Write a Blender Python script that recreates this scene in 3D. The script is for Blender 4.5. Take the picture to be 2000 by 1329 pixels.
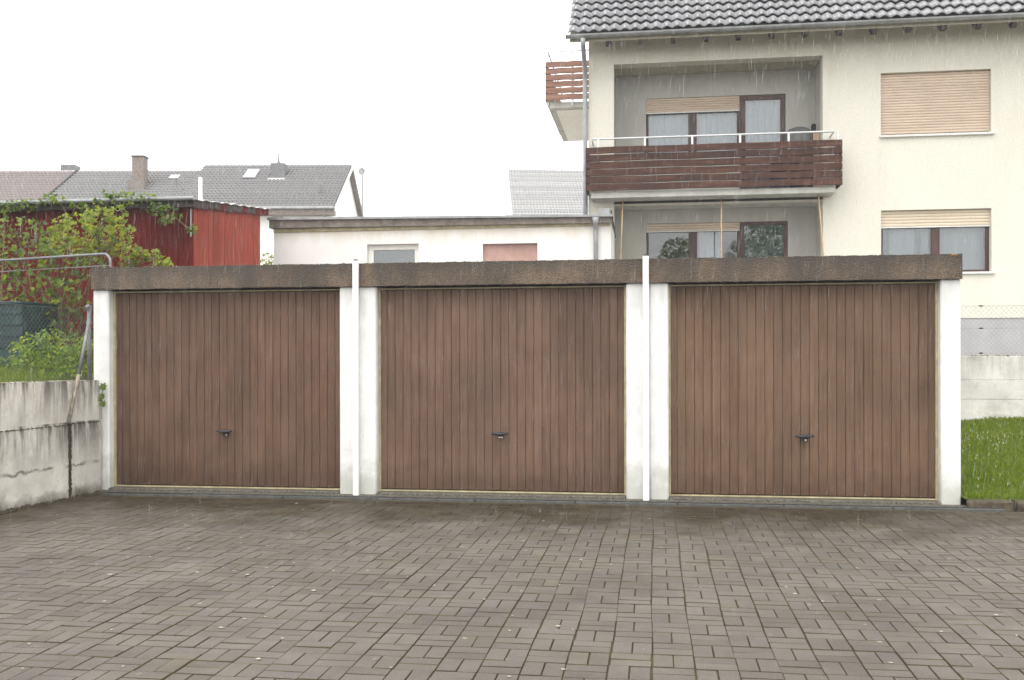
import bpy, math, random
import numpy as np
from mathutils import Vector, Matrix
for o in list(bpy.data.objects): bpy.data.objects.remove(o, do_unlink=True)
scene = bpy.context.scene
C = scene.collection
R = math.radians
random.seed(7); rng = np.random.default_rng(7)

# ------------------------------------------------------------------ camera
YAW = R(8.14)
CS, SN = math.cos(YAW), math.sin(YAW)
CAM_H = 1.4526
cd = bpy.data.cameras.new('camera'); cam = bpy.data.objects.new('camera', cd); C.objects.link(cam)
cd.sensor_width = 36; cd.lens = 36 * 1950 / 2000; cd.clip_end = 2000; cd.clip_start = .05
cd.shift_y = 38.26 / 2000
cam.location = (0, 0, CAM_H)
cam.rotation_euler = (Matrix.Rotation(YAW, 3, 'Z') @ Matrix.Rotation(R(90), 3, 'X') @ Matrix.Rotation(R(-.11), 3, 'Z')).to_euler()
scene.camera = cam

# ------------------------------------------------------------------ overcast sky, soft sun
SUN_EL, SUN_AZ = R(58), R(200)
w = bpy.data.worlds.new('World'); scene.world = w; w.use_nodes = True
nt = w.node_tree; nt.nodes.clear()
wo = nt.nodes.new('ShaderNodeOutputWorld'); bg = nt.nodes.new('ShaderNodeBackground')
sky = nt.nodes.new('ShaderNodeTexSky'); sky.sky_type = 'NISHITA'; sky.sun_disc = False
sky.sun_elevation = SUN_EL; sky.sun_rotation = SUN_AZ; sky.dust_density = 6; sky.air_density = 1.0; sky.ozone_density = 1
mx = nt.nodes.new('ShaderNodeMix'); mx.data_type = 'RGBA'; mx.inputs[0].default_value = .9
nt.links.new(sky.outputs[0], mx.inputs[6]); mx.inputs[7].default_value = (14.4, 14.3, 14.1, 1)   # closed white cloud deck
nt.links.new(mx.outputs[2], bg.inputs[0]); bg.inputs[1].default_value = .13
nt.links.new(bg.outputs[0], wo.inputs[0])
sd = bpy.data.lights.new('sun', 'SUN'); sun = bpy.data.objects.new('sun', sd); C.objects.link(sun)
sd.energy = 1.0; sd.angle = R(40); sd.color = (1, .98, .95)
sun.rotation_euler = (R(90) - SUN_EL, 0, R(-20)); sun.location = (-5, -10, 30)
vs = scene.view_settings
vs.view_transform = 'Standard'; vs.look = 'None'; vs.exposure = 0.5; vs.gamma = 1; vs.use_curve_mapping = False
scene.render.engine = 'CYCLES'
scene.cycles.volume_bounces = 1

# ------------------------------------------------------------------ material helpers
class NT:
    def __init__(s, name):
        s.m = bpy.data.materials.new(name); s.m.use_nodes = True
        s.t = s.m.node_tree; s.b = s.t.nodes['Principled BSDF']; s.out = s.t.nodes['Material Output']
        s._pos = None
    def node(s, ty, **kw):
        n = s.t.nodes.new(ty)
        for k, v in kw.items(): setattr(n, k, v)
        return n
    def put(s, sock, v):
        if v is None: return
        if isinstance(v, bpy.types.NodeSocket): s.t.links.new(v, sock)
        else:
            if isinstance(v, tuple) and len(v) == 3 and sock.type == 'RGBA': v = (*v, 1)
            sock.default_value = v
    def pos(s):
        if s._pos is None: s._pos = s.node('ShaderNodeNewGeometry')
        return s._pos.outputs['Position']
    def island(s):
        s.pos(); return s._pos.outputs['Random Per Island']
    def normal(s):
        s.pos(); return s._pos.outputs['True Normal']
    def rnd(s):
        return s.node('ShaderNodeObjectInfo').outputs['Random']
    def vec(s, stretch=(1, 1, 1), v=None, off=None):
        n = s.node('ShaderNodeMapping'); s.put(n.inputs[0], v or s.pos()); n.inputs['Scale'].default_value = stretch
        if off is not None: s.put(n.inputs['Location'], off)
        return n.outputs[0]
    def noise(s, scale, detail=4, rough=.55, stretch=None, v=None, dist=0):
        n = s.node('ShaderNodeTexNoise'); s.put(n.inputs['Vector'], s.vec(stretch, v) if stretch else (v or s.pos()))
        n.inputs['Scale'].default_value = scale; n.inputs['Detail'].default_value = detail
        n.inputs['Roughness'].default_value = rough; n.inputs['Distortion'].default_value = dist
        return n.outputs[0]
    def voro(s, scale, stretch=None, feature='F1', out='Distance'):
        n = s.node('ShaderNodeTexVoronoi', feature=feature); s.put(n.inputs['Vector'], s.vec(stretch) if stretch else s.pos())
        n.inputs['Scale'].default_value = scale
        return n.outputs[out]
    def ramp(s, f, *stops):
        n = s.node('ShaderNodeValToRGB'); s.put(n.inputs[0], f); e = n.color_ramp.elements
        while len(e) < len(stops): e.new(.5)
        for i, (p, c) in enumerate(stops):
            e[i].position = p; c = (c, c, c) if isinstance(c, (int, float)) else c; e[i].color = (*c, 1)
        return n.outputs[0]
    def mix(s, f, a, b, blend='MIX'):
        n = s.node('ShaderNodeMix', data_type='RGBA', blend_type=blend)
        s.put(n.inputs[0], f); s.put(n.inputs[6], a); s.put(n.inputs[7], b); return n.outputs[2]
    def math(s, op, a, b=None, clamp=False):
        n = s.node('ShaderNodeMath', operation=op, use_clamp=clamp); s.put(n.inputs[0], a); s.put(n.inputs[1], b); return n.outputs[0]
    def maprange(s, v, a, b, c=0., d=1.):
        n = s.node('ShaderNodeMapRange'); s.put(n.inputs[0], v)
        for i, q in enumerate((a, b, c, d)): n.inputs[i + 1].default_value = q
        return n.outputs[0]
    def axis(s, i, v=None):
        n = s.node('ShaderNodeSeparateXYZ'); s.put(n.inputs[0], v or s.pos()); return n.outputs[i]
    def bump(s, h, strength=.3, dist=.01):
        n = s.node('ShaderNodeBump'); s.put(n.inputs['Height'], h); n.inputs['Strength'].default_value = strength
        n.inputs['Distance'].default_value = dist; s.t.links.new(n.outputs[0], s.b.inputs['Normal'])
    def set(s, col=None, rough=None, metal=None, spec=None):
        s.put(s.b.inputs['Base Color'], col); s.put(s.b.inputs['Roughness'], rough)
        s.put(s.b.inputs['Metallic'], metal); s.put(s.b.inputs['Specular IOR Level'], spec)
        return s.m

def plain(name, col, rough=.6, metal=0., var=.25, scale=6, stretch=None, bump=0, bscale=80, objvar=0., spec=.4):
    n = NT(name)
    f = n.noise(scale, 5, .6, stretch)
    lo = tuple(c * (1 - var) for c in col); hi = tuple(min(1, c * (1 + var)) for c in col)
    c = n.ramp(f, (.3, lo), (.7, hi))
    if objvar: c = n.mix(1., c, n.maprange(n.rnd(), 0, 1, 1 - objvar, 1 + objvar), 'MULTIPLY')
    if bump: n.bump(n.noise(bscale, 4, .6, stretch), bump, .01)
    return n.set(c, rough, metal, spec)

MAT = {}
def paver_mat():
    n = NT('concrete_paver')
    r = n.math('FRACT', n.math('ADD', n.math('MULTIPLY', n.island(), 7.31), n.math('MULTIPLY', n.rnd(), 5.7)))
    base = n.ramp(r, (0, (.092, .081, .067)), (.35, (.103, .091, .076)), (.7, (.113, .101, .086)), (.93, (.118, .103, .084)), (1, (.106, .096, .083)))
    grain = n.noise(120, 5, .85)
    c = n.mix(.85, base, n.ramp(grain, (.30, .40), (.5, 1.), (.70, 1.65)), 'MULTIPLY')
    patch = n.noise(1.3, 5, .62)
    c = n.mix(.8, c, n.ramp(patch, (.3, .66), (.55, 1.0), (.75, 1.28)), 'MULTIPLY')
    # pale lichen flecks and trodden petals
    fl = n.voro(5.5, (1, .8, 1)); fn = n.noise(38, 3, .6)
    flm = n.math('LESS_THAN', n.math('ADD', fl, n.math('MULTIPLY', fn, .16)), .148)
    c = n.mix(n.math('MULTIPLY', flm, n.ramp(n.noise(2.2, 2), (.47, 0.), (.58, .75))), c, (.34, .31, .25))
    fl2 = n.voro(26); fm2 = n.math('LESS_THAN', n.math('ADD', fl2, n.math('MULTIPLY', fn, .3)), .26)
    c = n.mix(n.math('MULTIPLY', fm2, n.ramp(n.noise(3.1, 3), (.5, 0.), (.66, .5))), c, (.26, .24, .2))
    # algae where the roofs drip
    y = n.axis(1)
    near = n.maprange(n.math('ADD', y, n.math('MULTIPLY', n.noise(1.5, 6, .68), 4.2)), 10.3, 11.7)
    side = n.maprange(n.math('SUBTRACT', n.math('MULTIPLY', n.noise(2.3, 5, .65), 1.3), n.axis(0)), 5.95, 6.75)
    near = n.math('MAXIMUM', near, side)
    c = n.mix(n.math('MULTIPLY', near, .95), c, (.026, .019, .008))
    rust = n.ramp(n.noise(1.9, 5, .6), (.55, 0.), (.7, .35))
    c = n.mix(rust, c, (.10, .078, .04))
    n.bump(n.math('ADD', n.noise(260, 3, .7), n.math('MULTIPLY', n.noise(24, 3), .6)), .35, .006)
    rg = n.ramp(n.noise(5, 4), (.35, .55), (.7, .8))
    return n.set(c, rg, 0., .28)
MAT['paver'] = paver_mat()

def bed_mat():
    n = NT('mossy_joint_sand')
    c = n.ramp(n.noise(3.2, 5, .7), (.33, (.030, .023, .013)), (.5, (.052, .041, .018)), (.68, (.088, .072, .020)))
    n.bump(n.noise(120, 3), .6, .01)
    return n.set(c, .85)
MAT['bed'] = bed_mat()

def pillar_mat():
    n = NT('white_masonry_paint')
    z = n.axis(2)
    st = n.noise(9, 5, .65, (1, 1, .16)); blot = n.noise(5, 5, .62)
    c = n.ramp(blot, (.3, (.66, .66, .64)), (.65, (.78, .78, .77)))
    foot = n.maprange(n.math('ADD', z, n.math('MULTIPLY', blot, .7)), .48, .80, 1, 0)
    c = n.mix(n.math('MULTIPLY', foot, .6), c, (.36, .37, .31))
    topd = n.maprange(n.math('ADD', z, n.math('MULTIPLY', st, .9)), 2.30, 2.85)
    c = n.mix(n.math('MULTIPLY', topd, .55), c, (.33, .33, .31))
    c = n.mix(n.ramp(st, (.60, 0.), (.72, .33)), c, (.42, .42, .40))
    n.bump(n.noise(60, 4, .6), .25, .008)
    return n.set(c, .75)
MAT['pillar'] = pillar_mat()

def fascia_mat():
    n = NT('washed_aggregate_concrete')
    peb = n.node('ShaderNodeTexVoronoi'); n.put(peb.inputs['Vector'], n.pos()); peb.inputs['Scale'].default_value = 62
    cs = n.axis(0, peb.outputs['Color'])
    c = n.ramp(cs, (0, (.085, .055, .034)), (.3, (.135, .092, .060)), (.6, (.185, .132, .090)), (.85, (.17, .112, .060)), (1, (.24, .18, .125)))
    c = n.mix(.45, c, (.130, .090, .060))
    c = n.mix(n.ramp(peb.outputs['Distance'], (.3, 0.), (.62, .5)), c, (.06, .044, .03))
    c = n.mix(.9, c, n.ramp(n.noise(1.1, 4, .6, (1, 1, .6)), (.32, .62), (.55, 1.), (.75, 1.32)), 'MULTIPLY')
    st = n.noise(5.5, 6, .7, (1, 1, .12)); z = n.axis(2)
    top = n.maprange(n.math('ADD', z, n.math('MULTIPLY', st, .34)), 2.49, 2.67)
    c = n.mix(n.math('MULTIPLY', top, .78), c, (.036, .032, .026))
    c = n.mix(n.ramp(n.noise(2.6, 4, .6, (1, 1, .3)), (.46, 0.), (.62, .72)), c, (.040, .032, .024))
    c = n.mix(n.ramp(n.noise(1.7, 5, .6), (.60, 0.), (.72, .4)), c, (.21, .13, .045))
    n.bump(n.math('SUBTRACT', 1., peb.outputs['Distance']), .55, .012)
    return n.set(c, .7)
MAT['fascia'] = fascia_mat()

def door_mat(name, tint, seed):
    n = NT(name)
    P = n.vec((1, 1, 1), off=(seed, 0, seed * .7))
    gr = n.noise(34, 6, .7, (1, 1, .035)); fine = n.noise(150, 3, .6, (1, 1, .05)); big = n.noise(1.0, 5, .6, v=P)
    c = n.ramp(gr, (.28, (.088, .049, .031)), (.5, (.126, .075, .049)), (.72, (.155, .097, .066)))
    c = n.mix(1., c, tint, 'MULTIPLY')
    c = n.mix(.5, c, n.ramp(fine, (.3, .75), (.7, 1.25)), 'MULTIPLY')
    c = n.mix(1., c, n.ramp(big, (.3, .72), (.7, 1.25)), 'MULTIPLY')
    k = n.maprange(n.rnd(), 0, 1, .92, 1.07); c = n.mix(1., c, k, 'MULTIPLY')
    c = n.mix(n.ramp(n.noise(1.6, 5, .6, (1, 1, .45), v=P), (.5, 0.), (.72, .42)), c, (.21, .135, .094))      # chalked paint
    run = n.noise(11, 5, .7, (1, 1, .07), v=P)
    c = n.mix(n.ramp(run, (.6, 0.), (.74, .4)), c, (.055, .033, .022))                                       # dirt runs
    z = n.axis(2)
    foot = n.maprange(n.math('ADD', z, n.math('MULTIPLY', n.noise(7, 4), .5)), .34, .62, .6, 0)
    c = n.mix(foot, c, (.062, .034, .022))
    n.bump(n.math('ADD', gr, fine), .12, .004)
    return n.set(c, n.ramp(gr, (.3, .6), (.7, .46)), 0., .22)
MAT['door0'] = door_mat('brown_painted_board', (.88, .85, .86), 3.1)
MAT['door1'] = door_mat('chalky_brown_painted_board', (1.10, 1.12, 1.18), 17.)
MAT['door2'] = door_mat('golden_brown_painted_board', (1.0, 1.02, .98), 41.)

def wall_cream():
    n = NT('cream_render')
    big = n.noise(.5, 4, .6); st = n.noise(2.2, 6, .65, (1, 1, .12))
    c = n.ramp(big, (.3, (.61, .59, .51)), (.7, (.66, .642, .565)))
    c = n.mix(n.ramp(st, (.55, 0.), (.8, .28)), c, (.50, .475, .375))
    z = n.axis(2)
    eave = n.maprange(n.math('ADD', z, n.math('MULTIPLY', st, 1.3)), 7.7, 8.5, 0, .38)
    c = n.mix(eave, c, (.40, .37, .26))  # eave streaks, with the shadow under the eaves put into the colour
    c = n.mix(.8, c, n.ramp(n.noise(22, 5, .75), (.3, .90), (.7, 1.07)), 'MULTIPLY')
    n.bump(n.noise(42, 5, .75), .5, .014)
    return n.set(c, .85, 0., .2)
MAT['cream'] = wall_cream()

def annex_mat():
    n = NT('white_render_rain_stained')
    st = n.noise(2.5, 6, .65, (1, 1, .15)); z = n.axis(2)
    c = n.ramp(n.noise(.7, 4), (.3, (.70, .69, .66)), (.7, (.76, .755, .73)))
    top = n.maprange(n.math('ADD', z, n.math('MULTIPLY', st, .75)), 4.0, 4.35, 0, .55)
    c = n.mix(top, c, (.50, .40, .26))
    n.bump(n.noise(80, 4), .25, .008)
    return n.set(c, .85, 0., .2)
MAT['annex'] = annex_mat()

def tile_mat(name, a, b, moss=0.25):
    n = NT(name)
    r = n.math('FRACT', n.math('ADD', n.math('MULTIPLY', n.island(), 5.3), n.math('MULTIPLY', n.rnd(), 3.1)))
    c = n.ramp(r, (0, a), (1, b))
    c = n.mix(.7, c, n.ramp(n.noise(14, 4, .7), (.3, .6), (.7, 1.4)), 'MULTIPLY')
    c = n.mix(n.ramp(n.noise(.8, 5, .6), (.55, 0.), (.75, moss)), c, (.08, .06, .04))
    n.bump(n.noise(90, 3), .2, .006)
    n.b.inputs['Coat Weight'].default_value = 1.; n.b.inputs['Coat Roughness'].default_value = .16; n.b.inputs['Coat IOR'].default_value = 1.6
    return n.set(c, n.ramp(n.noise(5, 3), (.3, .24), (.7, .42)), 0., .8)
MAT['tile'] = tile_mat('wet_dark_roof_tile', (.040, .040, .047), (.085, .085, .098))
MAT['tile_red'] = tile_mat('wet_brown_red_roof_tile', (.058, .029, .025), (.095, .048, .040))
MAT['tile_far'] = tile_mat('wet_grey_roof_tile', (.032, .030, .031), (.060, .056, .057))
MAT['tile_glare'] = tile_mat('glare_paled_roof_tile', (.20, .20, .20), (.29, .29, .285), .1)  # glare over the distant roof put into a lighter tile colour

def retaining_mat(name, dirt, zs, base=(.50, .49, .46), horiz=False):
    n = NT(name); z = n.axis(2)
    st = n.noise(8.5, 6, .7, (1, 1, .10)); blot = n.noise(3, 6, .66)
    c = n.ramp(blot, (.3, tuple(v * .72 for v in base)), (.65, base))
    c = n.mix(n.ramp(n.noise(13, 5, .7), (.56, 0.), (.72, .45)), c, tuple(v * .5 for v in base))
    for z0, ln in zs:      # black drips from each ledge
        f = n.math('MULTIPLY', n.maprange(z, z0 - ln, z0 - .03, 0., 1.), n.ramp(st, (.40, 0.), (.56, 1.)))
        f = n.math('MULTIPLY', f, n.math('LESS_THAN', z, z0 + .01))
        c = n.mix(n.math('MULTIPLY', f, dirt), c, (.06, .05, .04))
    crk = n.math('ABSOLUTE', n.math('SUBTRACT', n.math('ADD', z, n.math('MULTIPLY', n.noise(6, 4, .7), .12)), .40))
    if not horiz: c = n.mix(n.math('MULTIPLY', n.maprange(crk, .003, .022, 1, 0), n.ramp(n.noise(3.3, 3), (.42, 0.), (.6, .8))), c, (.08, .07, .055))
    c = n.mix(n.ramp(n.noise(1.9, 6, .7), (.55, 0.), (.72, .4)), c, (.30, .23, .15))
    foot = n.maprange(n.math('ADD', z, n.math('MULTIPLY', blot, .35)), .17, .30, .85, 0)
    if not horiz: c = n.mix(foot, c, (.075, .06, .035))
    else:
        ln = n.noise(4, 6, .7, (.25, 1, 3)); c = n.mix(n.ramp(ln, (.58, 0.), (.70, .42)), c, (.24, .22, .18))
    n.bump(n.math('ADD', n.noise(45, 5, .7), blot), .5, .015)
    return n.set(c, .85, 0., .25)
MAT['wall_left'] = retaining_mat('weathered_whitewashed_concrete', .85, ((1.24, .5), (.79, .45)), (.70, .675, .60))
MAT['wall_right'] = retaining_mat('flaking_white_wall_paint', .4, ((1.5, .4),), (.66, .65, .60), True)

def leaf_mat(name, stops, trans=.48):
    n = NT(name)
    c = n.ramp(n.island(), *stops)
    c = n.mix(.5, c, n.ramp(n.noise(30, 2), (.3, .7), (.7, 1.3)), 'MULTIPLY')
    n.set(c, .42, 0., .4)
    tr = n.node('ShaderNodeBsdfTranslucent'); n.put(tr.inputs[0], n.mix(1., c, (1.7, 1.8, .6), 'MULTIPLY'))
    ms = n.node('ShaderNodeMixShader'); ms.inputs[0].default_value = trans
    n.t.links.new(n.b.outputs[0], ms.inputs[1]); n.t.links.new(tr.outputs[0], ms.inputs[2]); n.t.links.new(ms.outputs[0], n.out.inputs[0])
    return n.m
MAT['leaf_bright'] = leaf_mat('spring_leaves', ((0, (.085, .13, .014)), (.4, (.15, .20, .020)), (.75, (.22, .25, .022)), (1, (.29, .26, .04))))
MAT['leaf_mid'] = leaf_mat('vine_leaves', ((0, (.028, .060, .012)), (.5, (.085, .14, .020)), (1, (.19, .23, .03))))  # dark low stop puts shade inside the foliage into the leaf colour
MAT['leaf_bush'] = leaf_mat('currant_leaves', ((0, (.06, .12, .014)), (.6, (.16, .235, .022)), (1, (.30, .33, .05))))
MAT['grass'] = leaf_mat('grass_blades', ((0, (.080, .130, .004)), (.6, (.125, .175, .005)), (1, (.19, .21, .012))), .3)

def red_mat(name, base, zt):
    n = NT(name)
    gr = n.noise(26, 6, .7, (1, 1, .05)); b = n.noise(1.6, 4)
    c = n.ramp(gr, (.28, tuple(v * .62 for v in base)), (.55, base), (.8, tuple(v * 1.35 for v in base)))
    c = n.mix(.8, c, n.ramp(b, (.3, .75), (.7, 1.2)), 'MULTIPLY')
    k = n.maprange(n.rnd(), 0, 1, .84, 1.14); c = n.mix(1., c, k, 'MULTIPLY')
    c = n.mix(n.ramp(n.noise(15, 5, .7, (1, 1, .12)), (.66, 0.), (.76, .5)), c, (.27, .20, .15))
    n.bump(gr, .3, .006)
    return n.set(c, .7, 0., .12)
MAT['red_dark'] = red_mat('dark_red_stained_board', (.105, .009, .006), 4)
MAT['red_light'] = red_mat('faded_red_stained_board', (.28, .055, .035), 4)
MAT['slat'] = (lambda n: (n.bump(n.noise(40, 4, .6, (.06, 1, 1)), .2, .004), n.set(n.mix(1., n.ramp(n.noise(13, 5, .7, (.1, 1, 1)), (.3, (.020, .009, .006)), (.55, (.052, .020, .011)), (.75, (.12, .055, .026))), n.maprange(n.rnd(), 0, 1, .8, 1.2), 'MULTIPLY'), .6, 0., .2))[1])(NT('wet_brown_balcony_board'))
MAT['slat_warm'] = plain('weathered_orange_balcony_board', (.22, .105, .068), .5, var=.4, scale=12, stretch=(.1, .1, 1))

MAT['frame_cream'] = plain('cream_steel_frame', (.37, .32, .19), .5, var=.3, scale=9)
MAT['sill_conc'] = plain('pebbly_threshold_concrete', (.10, .092, .072), .8, var=.75, scale=45, bump=.8, bscale=60)
MAT['channel'] = plain('grey_drain_channel', (.075, .080, .074), .7, var=.45, scale=11)
MAT['white_pipe'] = plain('white_plastic_pipe', (.86, .86, .86), .35, var=.02, scale=3)
MAT['dark'] = plain('dark_opening', (.015, .015, .015), .8)
MAT['handle'] = plain('black_plastic_handle', (.022, .022, .024), .35, var=.2)
MAT['chrome'] = plain('chrome_lock', (.75, .73, .70), .22, 1., var=.05)
MAT['screw'] = plain('pale_screw_heads', (.25, .19, .15), .4, .4, var=.3)
MAT['moss'] = plain('roof_edge_moss', (.12, .105, .05), .9, var=.6, scale=14, bump=.8)
MAT['roof_felt'] = plain('gravel_roof', (.14, .13, .12), .9, var=.5, scale=30)
MAT['gutter'] = plain('zinc_gutter', (.26, .27, .275), .42, .35, var=.25, scale=5)
MAT['white_frame'] = plain('white_window_frame', (.74, .73, .68), .5, var=.06)
MAT['brown_frame'] = plain('dark_brown_window_frame', (.055, .022, .018), .4, var=.3, scale=9, stretch=(1, 1, .2))
MAT['shutter_tan'] = plain('tan_roller_shutter', (.53, .42, .325), .5, var=.12, scale=5, stretch=(.3, 1, 2))
MAT['shutter_beige'] = plain('beige_roller_shutter', (.60, .51, .39), .5, var=.10, scale=5, stretch=(.3, 1, 2))
MAT['sill'] = plain('pale_window_sill', (.64, .64, .61), .5, var=.1)
MAT['loggia'] = plain('loggia_grey', (.41, .405, .37), .85, var=.1, scale=3, stretch=(1, 1, .3), bump=.2)  # grey on the recess walls, darker than the cream facade
MAT['slab'] = plain('painted_balcony_slab', (.42, .42, .38), .75, var=.2, scale=4)
MAT['plinth'] = plain('grey_house_plinth', (.36, .36, .37), .85, var=.08, scale=3, bump=.2)
MAT['rafter'] = plain('dark_stained_rafter', (.035, .024, .02), .6, var=.35)
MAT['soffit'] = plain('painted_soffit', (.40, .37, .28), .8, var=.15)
MAT['rail'] = plain('galvanised_rail', (.55, .56, .57), .35, .5, var=.1)
MAT['curtain'] = plain('net_curtain', (.60, .62, .66), .9, var=.08, scale=10, stretch=(1, 1, .1))
MAT['curtain_blue'] = plain('blue_grey_curtain', (.30, .38, .42), .9, var=.15, scale=8, stretch=(1, 1, .1))
MAT['plaster'] = plain('bathroom_door_glass_film', (.13, .16, .14), .5, var=.5, scale=14)
MAT['bamboo'] = plain('bamboo_cane', (.52, .36, .20), .55, var=.2, scale=20)
MAT['cover'] = plain('grey_barbecue_cover', (.085, .085, .085), .6, var=.3, scale=10)
MAT['blue'] = plain('blue_plastic', (.03, .05, .32), .4, var=.1)
MAT['wood_pale'] = plain('pale_wood', (.40, .27, .19), .6, var=.2, scale=10, stretch=(1, 1, .1))
MAT['black_cloth'] = plain('black_cloth', (.015, .015, .016), .7, var=.3)
MAT['red_panel'] = plain('faded_red_shutter_panel', (.42, .26, .22), .6, var=.15, scale=4)
MAT['brick'] = plain('brown_chimney_brick', (.18, .145, .125), .8, var=.4, scale=12, bump=.4)
MAT['slate'] = plain('grey_chimney_cladding', (.15, .15, .155), .6, var=.3, scale=9)
MAT['lead'] = plain('pale_flashing', (.55, .55, .55), .4, var=.15)
MAT['white_wall'] = plain('white_house_render', (.74, .74, .73), .85, var=.04, scale=2)
MAT['fascia_wood'] = plain('grey_brown_eave_board', (.17, .145, .125), .7, var=.35, scale=8)
MAT['steel'] = plain('galvanised_post', (.19, .195, .20), .5, .4, var=.3, scale=14)
MAT['rust'] = plain('rusty_strut', (.27, .235, .18), .7, .1, var=.5, scale=16)
MAT['wire_green'] = plain('green_grey_mesh_wire', (.085, .10, .085), .5, .2, var=.3)
MAT['wire_grey'] = plain('galvanised_mesh_wire', (.19, .19, .18), .5, .3, var=.3)
MAT['bin'] = plain('dark_teal_plastic', (.010, .035, .036), .5, var=.3)
MAT['soil'] = plain('dark_garden_soil', (.040, .032, .017), .9, var=.5, scale=9, bump=.6)
MAT['bounce_ground'] = plain('pale_bounce_ground', (.30, .28, .25), .9, var=.3, scale=8, bump=.5)  # unseen terrace ground, coloured pale to bounce light under the balcony
MAT['turf'] = plain('turf_soil', (.060, .085, .010), .9, var=.4, scale=7, bump=.6)
MAT['ground'] = plain('asphalt_ground', (.085, .082, .078), .8, var=.3, scale=3)
MAT['kerb'] = plain('mossy_kerb_stone', (.075, .060, .038), .85, var=.6, scale=14, bump=.8, bscale=40)
MAT['bark'] = plain('green_brown_stem', (.13, .095, .05), .7, var=.3, scale=20)
MAT['daisy'] = plain('white_daisy', (.78, .78, .72), .6, var=.05)
MAT['petal'] = plain('pale_fallen_petal', (.36, .32, .25), .6, var=.1)
MAT['lichen'] = plain('orange_lichen', (.26, .14, .03), .9, var=.4, scale=30)
MAT['metal_roof'] = plain('pale_corrugated_sheet', (.55, .55, .54), .4, .2, var=.15)

def glass_mat():
    n = NT('window_glass'); n.t.nodes.remove(n.b)
    fr = n.node('ShaderNodeFresnel'); fr.inputs[0].default_value = 1.55
    tr = n.node('ShaderNodeBsdfTransparent'); tr.inputs[0].default_value = (.84, .87, .88, 1)
    gl = n.node('ShaderNodeBsdfGlossy'); gl.inputs['Roughness'].default_value = .015
    ms = n.node('ShaderNodeMixShader'); n.t.links.new(n.math('MULTIPLY', fr.outputs[0], 1.8, True), ms.inputs[0])
    n.t.links.new(tr.outputs[0], ms.inputs[1]); n.t.links.new(gl.outputs[0], ms.inputs[2]); n.t.links.new(ms.outputs[0], n.out.inputs[0])
    return n.m
MAT['glass'] = glass_mat()
def rain_mat():
    n = NT('rain_water'); n.t.nodes.remove(n.b)
    tr = n.node('ShaderNodeBsdfTransparent'); gl = n.node('ShaderNodeBsdfTranslucent'); gl.inputs[0].default_value = (.95, .96, 1, 1)
    ms = n.node('ShaderNodeMixShader'); ms.inputs[0].default_value = .22
    n.t.links.new(tr.outputs[0], ms.inputs[1]); n.t.links.new(gl.outputs[0], ms.inputs[2]); n.t.links.new(ms.outputs[0], n.out.inputs[0])
    return n.m
MAT['rain'] = rain_mat()

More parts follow.
